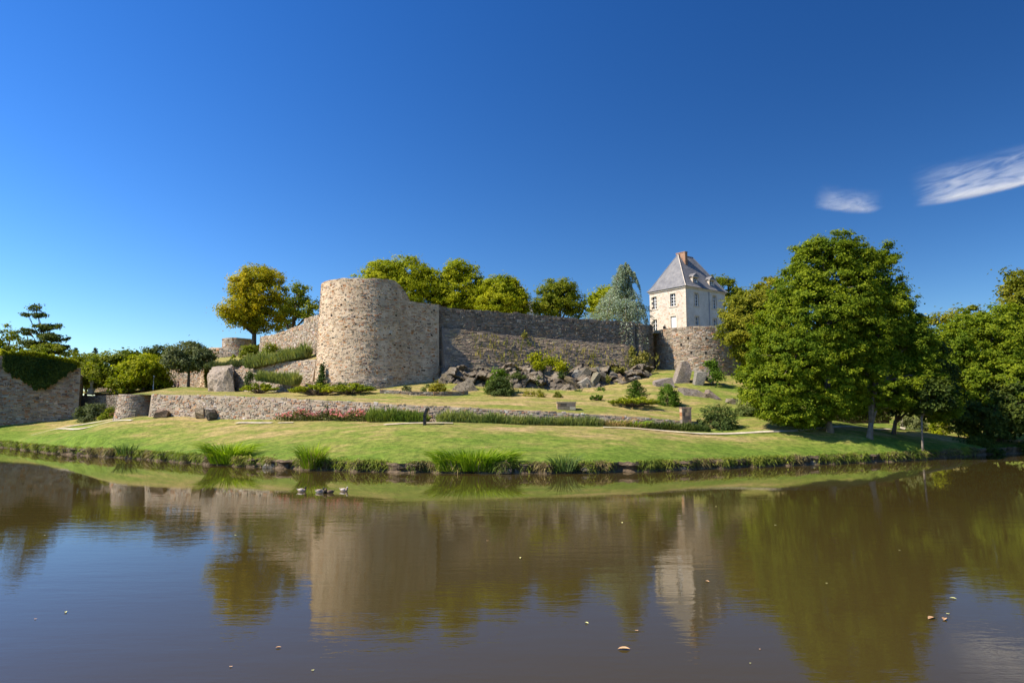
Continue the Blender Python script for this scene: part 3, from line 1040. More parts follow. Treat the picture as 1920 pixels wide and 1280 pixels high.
# ---- ruined wall at far left
rl = [at(x, 730, d) for x, d in [(-170, 86), (-60, 89.5), (0, 91.2), (60, 93), (110, 94.6), (149, 96)]]
rlt = [at(-170, 660, 86).z, at(-60, 664, 89.5).z, at(0, 668, 91.2).z, at(60, 672, 93).z, at(110, 680, 94.6).z, at(140, 690, 96).z]
r_root, rP, r_surf, r_top = masonry('ruined_wall', 'high ruined rubble wall at the left edge topped with ivy', 'wall', [(p.x, p.y) for p in rl], 2.0, rlt, (0.5, 0.2), PAL_MID + PAL_WARM, 'mortar_mid', 'stone_warm',
                                    batter=0.06, thick=2.0, singles=120, ragged=0.3, soft=True, proud=(0.0, 0.12))
rr2 = [at(149, 730, 96), at(156, 730, 101)]
masonry('ruined_wall_end', 'broken end face of the ruined wall beside the dark bush', 'wall', [(p.x, p.y) for p in rr2], 2.5, [at(149, 703, 96).z, at(156, 706, 101).z], (0.45, 0.2), PAL_MID, 'mortar_mid', 'stone_warm', thick=1.4, singles=20, ragged=0.25)

# ---- back garden wall and gate pier
gw = [at(x, 710, d) for x, d in [(180, 116), (320, 112), (378, 108)]]
masonry('garden_wall', 'brown garden wall in the shade behind the round-crowned tree', 'wall', [(p.x, p.y) for p in gw], 5.5, [at(180, 706, 116).z, at(320, 700, 112).z, at(378, 697, 108).z], (0.42, 0.2), PAL_MID, 'mortar_mid', 'stone_warm', thick=0.6, singles=20)
gp = [at(x, 710, d) for x, d in [(376.5, 103), (387, 102)]]
masonry('gate_pier', 'tall sunlit brick-edged pier with climbing plant next to the large boulder', 'pillar', [(p.x, p.y) for p in gp], 5.5, [at(376, 687, 103).z, at(387, 684, 102).z], (0.35, 0.15), PAL_WARM, 'mortar_warm', 'stone_warm', batter=0.05, thick=0.9, singles=16)
gw2 = [at(x, 690, d) for x, d in [(318, 122), (375, 118)]]
masonry('outbuilding_wall', 'pale wall glimpsed beneath the round-crowned tree behind the garden wall', 'wall', [(p.x, p.y) for p in gw2], 6, [at(318, 682, 122).z, at(375, 684, 118).z], (0.42, 0.2), PAL_WARM, 'mortar_warm', 'stone_warm', thick=0.6, singles=10)

# ---- low kerb wall on the terrace below the tower
kw = [at(x, 740, d) for x, d in [(712, 71.8), (770, 71.2), (830, 71.6), (878, 73)]]
masonry('kerb_wall', 'very low dry stone kerb round the planting bed below the tower', 'wall', [(p.x, p.y) for p in kw], [float(ground_z(p.x, p.y)) - 0.3 for p in kw], [float(ground_z(p.x, p.y)) + 0.42 for p in kw], (0.5, 0.13), PAL_MID, 'mortar_grey', 'stone_warm', thick=0.4, singles=30, ragged=0.05)

# ---- ground of the castle court inside the walls
mb = MB()
court = [at(838, 600, 84), at(1000, 600, 88), at(1168, 600, 92), at(1235, 600, 95.5), at(1262, 600, 93.5), at(1300, 600, 92.5), at(1340, 600, 94), at(1368, 600, 100)]
mb.face([(p.x, p.y, 15.2) for p in court] + [(80, 103, 15.2), (80, 170, 15.2), (-60, 170, 15.2), (-47, 120, 15.2), (-40, 108.5, 15.2), (-27, 90.5, 15.2), (-24, 87, 15.2)])
put(mb.build('castle_court', M['terrace']), kind='structure')

# ================================================================== THE HOUSE
HC = at(1287, 600, 100.0)
E1 = Vector((0.80, 0.60, 0))     # along the shaded front
E2 = Vector((-0.60, 0.80, 0))    # along the sunlit gable side
HL, HW = 9.5, 7.0
HZ0, HZ1 = 15.2, at(1287, 536, 100.0).z


def H(a, b, z):
    return Vector((HC.x, HC.y, 0)) + E1 * a + E2 * b + Vector((0, 0, z))


house = thing('manor_house', 'pale stone house with steep slate hipped roof and two dormers on the ramparts', 'house', H(HL / 2, HW / 2, HZ0))


def facade(name, L, fr, openings, mat, reveal=0.28):
    """wall sheet in (s, z) with real openings; fr(s, depth, z) -> world (depth goes inwards)"""
    xs = sorted({0.0, L} | {o[0] for o in openings} | {o[1] for o in openings})
    zs = sorted({HZ0, HZ1} | {o[2] for o in openings} | {o[3] for o in openings})
    mb = MB()
    for i in range(len(xs) - 1):
        for j in range(len(zs) - 1):
            cx, cz = (xs[i] + xs[i + 1]) / 2, (zs[j] + zs[j + 1]) / 2
            if any(o[0] < cx < o[1] and o[2] < cz < o[3] for o in openings): continue
            mb.face([fr(xs[i], 0, zs[j]), fr(xs[i + 1], 0, zs[j]), fr(xs[i + 1], 0, zs[j + 1]), fr(xs[i], 0, zs[j + 1])])
    for x0, x1, z0, z1 in [o[:4] for o in openings]:
        for a, c in (((x0, z0), (x1, z0)), ((x1, z0), (x1, z1)), ((x1, z1), (x0, z1)), ((x0, z1), (x0, z0))):
            mb.face([fr(a[0], 0, a[1]), fr(c[0], 0, c[1]), fr(c[0], reveal, c[1]), fr(a[0], reveal, a[1])])
    return mb.build(name, mat, parent=house)


def window(fr, x0, x1, z0, z1, cols=2, rowsn=4, surround=True, deep=0.2, parent=None):
    parent = parent or house
    mb = MB()
    t = 0.07
    d0, d1 = deep, deep + 0.07
    bars = [(x0, x0 + t, z0, z1), (x1 - t, x1, z0, z1), (x0 + t, x1 - t, z0, z0 + t), (x0 + t, x1 - t, z1 - t, z1)]
    for a, b2, c, d in bars: mb.box((a, d0, c), (b2, d1, d), fr)
    w = mb.build('window', M['white_paint'], parent=parent)
    mb = MB()
    for k in range(1, cols):
        x = x0 + (x1 - x0) * k / cols
        wd = 0.05 if k == cols / 2 else 0.02
        mb.box((x - wd, d0 + 0.005, z0 + t), (x + wd, d1 - 0.01, z1 - t), fr)
    for k in range(1, rowsn):
        z = z0 + (z1 - z0) * k / rowsn
        mb.box((x0 + t, d0 + 0.012, z - 0.025), (x1 - t, d1 - 0.015, z + 0.025), fr)
    if parent is house: mb.build('glazing_bars', M['white_paint'], parent=w)
    else: mb.build('glazing_bars', M['white_paint'], parent=parent)
    iw = (x1 - x0 - 2 * t) / cols
    ih = (z1 - z0 - 2 * t) / rowsn
    mb = MB()
    mb.face([fr(x0 + t, d1 - 0.02, z0 + t), fr(x1 - t, d1 - 0.02, z0 + t), fr(x1 - t, d1 - 0.02, z1 - t), fr(x0 + t, d1 - 0.02, z1 - t)])
    mb.build('pane', M['glass'], parent=(w if parent is house else parent))
    if surround:
        mb = MB()
        k = 0.2
        for a, b2, c, d in ((x0 - k, x0, z0 - 0.02, z1 + 0.24), (x1, x1 + k, z0 - 0.02, z1 + 0.24), (x0, x1, z1, z1 + 0.24)):
            mb.box((a, -0.025, c), (b2, 0.1, d), fr)
        mb.build('surround', M['cut_stone'], parent=w if parent is house else parent)
        mb = MB()
        mb.box((x0 - 0.26, -0.09, z0 - 0.16), (x1 + 0.26, 0.1, z0 - 0.022), fr)
        mb.build('sill', M['cut_stone'], parent=w if parent is house else parent)
    return w


frF = lambda s, d, z: H(s, d, z)                          # shaded front, plane b = 0
frG = lambda s, d, z: H(d, HW - s, z)                     # sunlit side, plane a = 0, s from its left end
uz0, uz1 = at(1304, 573, 101.4).z, at(1304, 549, 101.4).z
gz0, gz1 = 16.0, at(1268, 592, 101.5).z
f_open = [(2.0, 2.95, uz0, uz1), (6.35, 7.3, uz0, uz1), (2.0, 2.95, gz0, gz1 - 0.1), (6.35, 7.3, gz0, gz1 - 0.1)]
facade('front_wall', HL, frF, f_open, M['render_front'])
for o in f_open: window(frF, *o)
sG = lambda b: HW - b
g_open = [(sG(2.95), sG(1.9), uz0, uz1), (sG(6.65), sG(5.6), uz0, uz1), (sG(6.65), sG(5.6), gz0, gz1 - 0.1), (sG(2.95), sG(1.9), 15.3, gz1)]
facade('side_wall', HW, frG, g_open, M['render_gable'])
for o in g_open[:3]: window(frG, *o)
x0, x1, z0, z1 = g_open[3]
mb = MB()
mb.box((x0, 0.16, z0), (x1, 0.22, z1), frG)
door = mb.build('door', M['white_paint'], parent=house)
mb = MB()
for a, b2, c, d in ((x0 - 0.22, x0, z0, z1 + 0.26), (x1, x1 + 0.22, z0, z1 + 0.26), (x0, x1, z1, z1 + 0.26)):
    mb.box((a, -0.025, c), (b2, 0.1, d), frG)
mb.build('door_surround', M['cut_stone'], parent=door)
mb = MB()
mb.box((x1 - 0.16, 0.10, z0 + 1.0), (x1 - 0.10, 0.16, z0 + 1.12), frG)
mb.build('handle', M['black_metal'], parent=door)
mb = MB()
mb.box((0.02, HW - 0.02, HZ0), (HL - 0.02, HW, HZ1), H)
mb.box((HL - 0.02, 0.02, HZ0), (HL, HW - 0.04, HZ1), H)
mb.build('rear_walls', M['render_front'], parent=house)
# quoins, alternating
for (ca, cb2) in ((0, 0), (HL, 0), (0, HW)):
    z = HZ0
    k = 0
    while z < HZ1 - 0.35:
        la, lb2 = (0.62, 0.34) if k % 2 else (0.34, 0.62)
        a0q, a1q = (ca - 0.02, ca + la) if ca == 0 else (ca - la, ca + 0.02)
        b0q, b1q = (cb2 - 0.02, cb2 + lb2) if cb2 == 0 else (cb2 - lb2, cb2 + 0.02)
        mb = MB()
        mb.box((a0q, b0q, z + 0.015), (a1q, b1q, z + 0.36), H)
        mb.build('quoin', M['cut_stone'], parent=house)
        z += 0.375
        k += 1
# cornice
mb = MB()
for (lo, hi) in (((-0.16, -0.16, HZ1 - 0.22), (HL + 0.16, 0.3, HZ1)), ((-0.16, 0.3, HZ1 - 0.22), (0.3, HW - 0.3, HZ1)), ((-0.16, HW - 0.3, HZ1 - 0.22), (HL + 0.16, HW + 0.16, HZ1)), ((HL - 0.3, 0.3, HZ1 - 0.22), (HL + 0.16, HW - 0.3, HZ1))):
    mb.box(lo, hi, H)
mb.build('cornice', M['cut_stone'], parent=house)
# bell-cast hipped roof
RZ = at(1272, 477, 104.4).z
levels = [(0.0, 0.0), (0.07, 0.045), (0.16, 0.125), (0.3, 0.268), (0.6, 0.585), (1.0, 1.0)]
ov = 0.34
mb = MB()
rings = []
ra0, ra1 = 2.75, 6.3
for f, zf in levels:
    a_lo = -ov + (ra0 + ov) * f
    a_hi = HL + ov - (HL + ov - ra1) * f
    b_lo = -ov + (HW / 2 + ov) * f
    b_hi = HW + ov - (HW / 2 + ov) * f
    z = HZ1 + 0.01 + (RZ - HZ1) * zf
    rings.append([H(a_lo, b_lo, z), H(a_hi, b_lo, z), H(a_hi, b_hi, z), H(a_lo, b_hi, z)])
for i in range(len(rings) - 1):
    for j in range(4):
        mb.face([rings[i][j], rings[i][(j + 1) % 4], rings[i + 1][(j + 1) % 4], rings[i + 1][j]])
mb.face([p - Vector((0, 0, 0.005)) for p in rings[0]][::-1])
roof = mb.build('roof', M['slate'], parent=house)
# hip and ridge rolls
for j in range(4):
    mb = MB()
    mb.tube([r[j] + Vector((0, 0, 0.02)) for r in rings], [0.06] * len(rings), 6)
    mb.build('hip_roll', M['cut_stone'] if j in (0,) else M['lead'], parent=roof)
mb = MB()
mb.tube([H(ra0, HW / 2, RZ + 0.02), H(ra1, HW / 2, RZ + 0.02)], [0.08, 0.08], 6)
mb.build('ridge_roll', M['lead'], parent=roof)
mb = MB()
mb.box((3.05, HW / 2 - 1.15, RZ - 2.6), (3.6, HW / 2 + 0.6, RZ + 0.22), H)
mb.box((3.0, HW / 2 - 1.2, RZ + 0.222), (3.65, HW / 2 + 0.65, RZ + 0.33), H)
mb.build('chimney', M['brick'], parent=roof)
for ac in (2.75, 6.75):
    dz0, dz1 = HZ1 + 0.30, HZ1 + 1.75
    fr = lambda s, d, z: H(s, d, z)
    hw = 0.62
    mb = MB()
    # cheeks and face with a window opening
    mb.box((ac - hw, 0.32, dz0 - 0.2), (ac - 0.4, 2.2, dz1), H)
    mb.box((ac + 0.4, 0.32, dz0 - 0.2), (ac + hw, 2.2, dz1), H)
    mb.box((ac - 0.4, 0.32, dz0 - 0.2), (ac + 0.4, 0.5, dz0 + 0.15), H)
    mb.box((ac - 0.4, 0.32, dz1 - 0.2), (ac + 0.4, 0.5, dz1), H)
    dm = mb.build('dormer', M['render_gable'], parent=house)
    mb = MB()
    e = 0.2
    zt = dz1 + 0.58
    A = [H(ac - hw - e, 0.1, dz1), H(ac + hw + e, 0.1, dz1), H(ac + hw + e, 3.0, dz1 + 0.02), H(ac - hw - e, 3.0, dz1 + 0.02), H(ac, 0.16, zt), H(ac, 3.0, zt)]
    mb.poly(A, [(0, 1, 4), (1, 2, 5, 4), (2, 3, 5), (3, 0, 4, 5), (3, 2, 1, 0)])
    mb.build('dormer_roof', M['slate'], parent=dm)
    mb = MB()
    mb.box((ac - hw - e - 0.02, 0.06, dz1 - 0.10), (ac + hw + e + 0.02, 0.3, dz1 - 0.002), H)
    mb.build('dormer_cornice', M['cut_stone'], parent=dm)
    mb = MB()
    for a, b2, c, d in ((ac - 0.4, ac - 0.34, dz0 + 0.15, dz1 - 0.2), (ac + 0.34, ac + 0.4, dz0 + 0.15, dz1 - 0.2), (ac - 0.03, ac + 0.03, dz0 + 0.15, dz1 - 0.2), (ac - 0.34, ac - 0.03, dz0 + 0.66, dz0 + 0.71), (ac + 0.03, ac + 0.34, dz0 + 0.66, dz0 + 0.71)):
        mb.box((a, 0.38, c), (b2, 0.44, d), H)
    mb.build('window_frame', M['white_paint'], parent=dm)
    mb = MB()
    mb.face([H(ac - 0.4, 0.45, dz0 + 0.15), H(ac + 0.4, 0.45, dz0 + 0.15), H(ac + 0.4, 0.45, dz1 - 0.2), H(ac - 0.4, 0.45, dz1 - 0.2)])
    mb.build('pane', M['glass'], parent=dm)
    mb = MB()
    mb.box((ac - hw - 0.1, -0.05, dz0 - 0.30), (ac + hw + 0.1, 0.318, dz0 - 0.16), H)
    mb.build('flashing', M['lead'], parent=dm)
# rain pipe
mb = MB()
mb.tube([H(5.4, -0.1, HZ0 + 0.2), H(5.4, -0.1, HZ1 - 0.3)], [0.05, 0.05], 6)
mb.build('rain_pipe', M['lead'], parent=house)
# wall lantern beside the door
wl = thing('wall_lantern', 'small black iron lantern on the house wall left of the door', 'lantern', H(-0.3, 3.95, 16.9))
mb = MB()
mb.lathe([(0.05, -0.32), (0.16, -0.25), (0.22, 0.12), (0.24, 0.16), (0.10, 0.32), (0.03, 0.4)], H(-0.32, 3.95, 16.9), 6)
mb.build('lantern_body', M['black_metal'], parent=wl)
mb = MB()
mb.tube([H(-0.32, 3.95, 17.28), H(-0.2, 3.95, 17.45), H(0.02, 3.95, 17.35)], [0.03, 0.03, 0.03], 6)
mb.build('bracket', M['black_metal'], parent=wl)

# ---- the other roof behind the trees
ob = at(1000, 580, 125)
OBm = thing('slate_outbuilding', 'slate roofed building with a chimney mostly hidden behind the court trees', 'building', (ob.x, ob.y, 15.2))
mb = MB()
bx0, bx1 = ob.x - 5.5, ob.x + 1.2
ez, pz = at(1000, 584, 125).z, at(1004, 559, 125).z
mb.box((bx0, ob.y, 15.2), (bx1, ob.y + 7, ez))
mb.build('wall', M['render_front'], parent=OBm)
mb = MB()
mb.poly([(bx0 - .2, ob.y - .3, ez), (bx1 + .3, ob.y - .3, ez), (bx1 + .3, ob.y + 7.3, ez), (bx0 - .2, ob.y + 7.3, ez), (bx0, ob.y + 3.5, pz), (bx1 - 1.0, ob.y + 3.5, pz)],
        [(0, 1, 5, 4), (1, 2, 5), (2, 3, 4, 5), (3, 0, 4), (3, 2, 1, 0)])
orf = mb.build('roof', M['slate'], parent=OBm)
cp = at(972, 533, 125)
mb = MB()
mb.box((cp.x - 0.75, ob.y + 2.9, pz - 2.5), (cp.x + 0.75, ob.y + 4.1, cp.z))
mb.box((cp.x - 0.85, ob.y + 2.8, cp.z + 0.002), (cp.x + 0.85, ob.y + 4.2, cp.z + 0.2))
mb.build('chimney', M['render_gable'], parent=orf)

# ================================================================== ROCKS
def rock_mesh(c, r, seed, col=None, tilt=0.0, npts=16, flat=1.0):
    """angular block: hull of jittered points, broken faces, one colour with streaks"""
    rr = random.Random(seed)
    bm = bmesh.new()
    for sx in (-1, 1):
        for sy in (-1, 1):
            for sz in (-1, 1):
                bm.verts.new((sx * rr.uniform(0.55, 1.0), sy * rr.uniform(0.55, 1.0), sz * rr.uniform(0.55, 1.0)))
    for i in range(max(2, npts - 12)):
        v = Vector((rr.uniform(-1, 1), rr.uniform(-1, 1), rr.uniform(-1, 1)))
        v = v / max(abs(v.x), abs(v.y), abs(v.z))
        bm.verts.new(v * rr.uniform(0.9, 1.1))
    bmesh.ops.convex_hull(bm, input=bm.verts[:])
    loose = [v for v in bm.verts if not v.link_faces]
    bmesh.ops.delete(bm, geom=loose, context='VERTS')
    for i in range(3):                                   # chips knocked off
        nrm = Vector((rr.uniform(-1, 1), rr.uniform(-1, 1), rr.uniform(-0.3, 1))).normalized()
        res = bmesh.ops.bisect_plane(bm, geom=bm.verts[:] + bm.edges[:] + bm.faces[:], plane_co=nrm * rr.uniform(0.6, 0.85), plane_no=nrm, clear_outer=True)
        ed = [e for e in bm.edges if e.is_boundary]
        if ed: bmesh.ops.holes_fill(bm, edges=ed)
    bmesh.ops.triangulate(bm, faces=bm.faces[:])
    bmesh.ops.subdivide_edges(bm, edges=[e for e in bm.edges if e.calc_length() > 0.5], cuts=1)
    bmesh.ops.triangulate(bm, faces=bm.faces[:])
    ct, st = math.cos(tilt), math.sin(tilt)
    V = []
    for v in bm.verts:
        p = v.co
        n = mnoise.noise(p * 2.1 + Vector((seed, 0, 0))) * 0.05 + mnoise.noise(p * 5 + Vector((0, seed, 0))) * 0.05
        p = p * (1 + n)
        q = Vector((p.x * r[0], p.y * r[1], p.z * r[2]))
        q = Vector((q.x * ct - q.z * st, q.y, q.x * st + q.z * ct))
        V.append((c[0] + q.x, c[1] + q.y, c[2] + q.z))
    bm.verts.index_update()
    fs = [[v.index for v in f.verts] for f in bm.faces]
    bm.free()
    return np.array(V), fs


def add_rock(name, c, r, seed, parent=None, tilt=0.0, label=None, group=None, mat='rock', pal=PAL_ROCK, npts=16):
    V, fs = rock_mesh(c, r, seed, tilt=tilt, npts=npts)
    colr = np.repeat(pick(pal, 1, 0.1), len(V), 0)
    loops = np.array([i for f in fs for i in f])
    o = arr_mesh(name, V, loops, np.arange(0, len(loops), 3), M[mat], parent=parent, loc=None if parent else (c[0], c[1], c[2] - r[2] * 0.8), col=colr)
    if label: put(o, label, 'rock', group)
    return o


def gz(p):
    return float(ground_z(p.x, p.y))


# crag under the curtain wall
crag = thing('rock_crag', 'jumbled schist crag at the foot of the curtain wall', 'rock', at(1050, 740, 80))
rk = [  # px, py, rx, ry(px), depth, tilt
    (838, 700, 22, 26, 80.5, 0.1), (870, 705, 24, 28, 80.5, -0.2), (905, 700, 26, 26, 81, 0.2), (893, 722, 22, 18, 79, 0.1), (850, 722, 22, 14, 79, 0.0),
    (962, 700, 14, 16, 81, 0.3), (980, 722, 16, 20, 79.5, 0.5), (985, 696, 16, 14, 82.5, -0.2), (1008, 700, 13, 22, 81.5, 0.5), (1012, 728, 14, 16, 79, -0.3),
    (1003, 716, 20, 15, 80, 0.9), (1030, 702, 14, 16, 81.5, 0.2), (1040, 722, 15, 17, 80, -0.6), (1052, 730, 24, 13, 78.5, -0.65), (1071, 716, 26, 11, 79.5, -0.75),
    (1083, 702, 15, 15, 81.5, -0.4), (1095, 722, 18, 18, 79.5, 0.6), (1098, 705, 16, 20, 81, -0.5), (1115, 712, 12, 26, 80, -0.35), (1100, 735, 20, 7, 78, 0.1),
    (1112, 697, 20, 12, 82, 0.1), (1125, 728, 13, 14, 79, 0.3), (1132, 708, 12, 20, 81, 0.5), (1148, 703, 14, 14, 82.5, 0.1), (1150, 728, 16, 17, 79.5, 0.0),
    (1160, 708, 12, 12, 82.5, 0.4), (1172, 718, 12, 16, 81, -0.5), (1182, 700, 12, 12, 84, 0.2), (1195, 712, 12, 14, 83, 0.3), (1143, 742, 10, 6, 77.5, 0.1),
    (1065, 742, 12, 6, 77, 0.2), (1100, 746, 10, 5, 76.5, 0.0), (1020, 742, 10, 6, 77, 0.2), (930, 712, 20, 22, 80, 0.1), (950, 726, 18, 16, 79, 0.2), (1210, 700, 10, 10, 85, 0.2),
]
for i, (px, py, rx, ry, d, ti) in enumerate([r_ for r_ in rk if r_[1] < 727]):
    c = at(px, py, d + 1.5)
    k = d / F * 0.74
    add_rock('rock', (c.x, c.y, c.z), (rx * k, max(rx, ry) * k * 0.9 + 0.2, ry * k), 100 + i, crag, ti)
# the crag itself: a broken rock face of tilted blocks and clefts
def cell(p):
    d_, pt = mnoise.voronoi(p)
    h = Vector((mnoise.cell(pt[0] * 7.3), mnoise.cell(pt[0] * 3.1 + Vector((9, 2, 4))), mnoise.cell(pt[0] * 5.7 + Vector((1, 8, 3)))))
    return h.x * 0.5 + (p - pt[0]).dot(h - Vector((0.2, 0.2, 0.2))) * 0.9, d_[1] - d_[0]
cols_ = np.arange(822, 1226, 2.2)
rows_ = np.linspace(0, 1, 30)
GC = np.zeros((len(rows_), len(cols_), 3))
for j, px in enumerate(cols_):
    foot = on_ground(px, float(np.interp(px, [822, 940, 1080, 1180, 1225], [78.5, 77.5, 78.0, 80.5, 85.0])), -0.2) if False else None
    df = float(np.interp(px, [822, 940, 1080, 1180, 1225], [78.6, 78.8, 79.4, 82.0, 85.6]))
    pf = at(px, 740, df)
    zf = float(ground_z(pf.x, df)) - 0.25
    dt = float(np.interp(px, [822, 1000, 1178, 1225], [80.4, 83.0, 86.4, 88.2]))
    ptp = at(px, 688 + 5 * math.sin(px * 0.05) + 4 * math.sin(px * 0.13), dt)
    for i, v in enumerate(rows_):
        p = Vector((pf.x + (ptp.x - pf.x) * v, df + (dt - df) * v ** 1.15, zf + (ptp.z - zf) * (v ** 0.8)))
        q = Vector((p.x * 0.46 + p.z * 0.25, p.y * 0.3, p.z * 0.5 - p.x * 0.15))
        h1, e1_ = cell(q)
        h2, e2_ = cell(q * 2.3 + Vector((5, 1, 2)))
        amp = math.sin(min(1, v * 1.5 + 0.15) * PI * 0.55) * (1 if v < 0.93 else 0.4)
        o_ = (h1 * 1.45 + h2 * 0.6 - 0.35 * max(0, 0.12 - e1_) * 6) * amp
        GC[i, j] = (p.x + 0.1 * o_, p.y - 0.85 * o_, p.z + 0.35 * o_ * v)
ncol = np.array([[0.16 + 0.10 * mnoise.noise((x * 0.5, z * 0.7, 1.0)) + 0.05 * mnoise.noise((x * 2, z * 2, 4.0)) for x, y, z in r_] for r_ in GC]).ravel()
warm_ = np.array([[0.5 + 0.5 * mnoise.noise((x * 0.35, z * 0.5, 11.0)) for x, y, z in r_] for r_ in GC]).ravel()
ccol = np.stack([ncol * (0.98 + 0.16 * warm_), ncol * (0.88 - 0.02 * warm_), ncol * (0.70 - 0.14 * warm_)], 1)
grid_mesh('rock_face', GC, M['rock'], parent=crag, smooth=False, col=np.clip(ccol, 0.05, 0.5))
for i in range(8):                            # smaller broken pieces between
    px, py = random.uniform(845, 1215), random.gauss(716, 15)
    py = min(max(py, 688), 742)
    d = 84.5 - (py - 690) * 0.12 + (px - 1000) * 0.012
    c = at(px, py, d)
    q = random.uniform(0.22, 0.6)
    add_rock('rock', (c.x, c.y, c.z), (q * random.uniform(0.8, 1.6), q, q * random.uniform(0.6, 1.2)), 2000 + i, crag, random.uniform(-0.8, 0.8))
# large wall-like boulder at left with a dry grass cap
def hull_rock(name, pts, label, seed, pal=PAL_MID):
    bm = bmesh.new()
    for p in pts: bm.verts.new(p)
    bmesh.ops.convex_hull(bm, input=bm.verts[:])
    bmesh.ops.delete(bm, geom=[v for v in bm.verts if not v.link_faces], context='VERTS')
    for _ in range(3):
        bmesh.ops.triangulate(bm, faces=bm.faces[:])
        bmesh.ops.subdivide_edges(bm, edges=[e for e in bm.edges if e.calc_length() > 0.55], cuts=1)
    bmesh.ops.triangulate(bm, faces=bm.faces[:])
    V = []
    for v in bm.verts:
        p = v.co
        k = mnoise.noise(p * 0.9 + Vector((seed, 0, 0))) * 0.22 + mnoise.noise(p * 2.6 + Vector((0, seed, 0))) * 0.13
        V.append(tuple(p + Vector((k, k, mnoise.noise(p * 1.7) * 0.14))))
    bm.verts.index_update()
    L_ = np.array([v.index for f in bm.faces for v in f.verts])
    bm.free()
    c = sum((Vector(p) for p in pts), Vector()) / len(pts)
    o = arr_mesh(name, np.array(V), L_, np.arange(0, len(L_), 3), M['rock'], loc=(c.x, c.y, min(p[2] for p in V)), col=np.repeat(pick(pal[:1], 1, 0.02), len(V), 0))
    return put(o, label, 'rock')


hull_rock('boulder', [at(842, 740, 75.4), at(850, 727, 75.6), at(872, 711, 76.2), at(884, 712, 76.4), at(898, 738, 75.8), at(870, 742, 74.9), at(880, 730, 78), at(850, 735, 78)],
          'low peaked brown boulder between the yellow shrub and the large dark bush', 9, PAL_ROCK)
hull_rock('large_boulder', [at(390, 736, 87.5), at(386, 706, 87.6), at(395, 703, 87.2), at(430, 690, 86.8), at(437, 696, 87.0), at(440, 736, 86.6), at(410, 737, 86.2), at(404, 712, 86.6), at(398, 688, 91.5), at(436, 684, 91), at(398, 730, 92), at(440, 730, 91.5)],
          'large grey wedge-shaped boulder standing on the terrace left of the tower', 4)
for i, (px, py, rx, ry, lab) in enumerate([(307, 775, 15, 10, 'dark grey rock at the foot of the terrace wall near its left end'), (376, 774, 13, 12, 'tan rock at the foot of the terrace wall, left one of a close pair'), (397, 776, 10, 10, 'tan rock at the foot of the terrace wall, right one of a close pair')]):
    d = 72.2 - i * 1.2
    c = at(px, py, d)
    add_rock('foot_rock', (c.x, c.y, c.z), (rx * d / F, 0.7, ry * d / F), 70 + i, None, 0.1 * i, lab, 'rocks at the foot of the terrace wall', pal=PAL_MID if i else PAL_GREY)
# the ruin stumps on the grassy mound
for i, (px, py, rx, ry, d, ti, lab) in enumerate([
        (1281, 706, 17, 34, 82, -0.3, 'tall jagged slate stump on the mound below the house bastion'),
        (1313, 714, 12, 19, 81, -0.25, 'lower slate stump between the jagged one and the ivy-clad one'),
        (1330, 700, 8, 22, 81.5, 0.1, 'narrow upright rock clad in ivy below the house bastion'),
        (1240, 722, 20, 14, 80, 0.2, 'lichened grey rock behind the round green bush'),
        (1300, 738, 26, 12, 76, -0.15, 'flat brown rock ledge right of the round green bush'),
        (1336, 744, 16, 9, 75, -0.5, 'grey tilted slab on the grass slope above the dark shrub'),
        (1372, 752, 12, 7, 73, -0.3, 'small grey rock on the slope right of the tilted slab')]):
    c = at(px, py, d)
    k = d / F
    add_rock('ruin_stump' if i < 3 else 'slope_rock', (c.x, c.y, c.z), (rx * k, rx * k * 0.9, ry * k), 500 + i, None, ti, lab, None, pal=[((0.25, 0.215, 0.18), 1), ((0.21, 0.18, 0.15), 1)], npts=14 + (i % 3))

# stone blocks on the terrace wall
def ashlar(name, px, py_top, py_bot, w_px, d, label, depth, mat='stone_grey', mortar='mortar_grey', capm='cut_stone', pal=PAL_GREY):
    p0 = at(px - w_px / 2, py_bot, d)
    p1 = at(px + w_px / 2, py_bot, d)
    t = at(px, py_top, d).z
    base = (p0.x + p1.x) / 2, d + depth / 2, p0.z - 0.3
    root = thing(name, label, 'block', base)
    mb = MB()
    mb.box((p0.x, d, p0.z - 0.3), (p1.x, d + depth, t - 0.14))
    mb.build('core', M[mortar], parent=root)
    # faced with squared stones on the front and the left side
    nz_ = 4
    hgt = (t - 0.14 - p0.z + 0.3) / nz_
    for r_ in range(nz_):
        x = p0.x
        sh = 0.5 if r_ % 2 else 1.0
        nx_ = 3
        for k in range(nx_ + 1):
            x0 = p0.x + (p1.x - p0.x) * max(0, (k - (1 - sh)) / nx_)
            x1 = p0.x + (p1.x - p0.x) * min(1, (k + sh) / nx_)
            if x1 - x0 < 0.05: continue
            z0 = p0.z - 0.3 + r_ * hgt
            mb = MB()
            mb.box((x0 + 0.012, d - 0.03 - RNG.uniform(0, 0.02), z0 + 0.012), (x1 - 0.012, d + 0.05, z0 + hgt - 0.012))
            o = mb.build('stone', M[mat], parent=root, col=np.repeat(pick(pal, 1), len(mb.v), 0))
        mb = MB()
        mb.box((p0.x - 0.03, d + 0.06, z0 + 0.012), (p0.x + 0.04, d + depth - 0.02, z0 + hgt - 0.012))
        mb.build('stone', M['stone_warm'], parent=root, col=np.repeat(pick(PAL_WARM, 1), len(mb.v), 0))
    mb = MB()
    mb.box((p0.x - 0.05, d - 0.06, t - 0.139), (p1.x + 0.05, d + depth + 0.05, t))
    mb.build('cap', M[mat], parent=root, col=np.repeat(pick(pal, 1), len(mb.v), 0))


ashlar('stone_block', 1062.5, 753, 774, 34, 63.6, 'squat grey stone block standing on the terrace wall', 1.0)
ashlar('brick_post', 1288, 763, 787, 17, 62.0, 'short brown stone post with a reddish side at the right end of the terrace wall', 0.9)

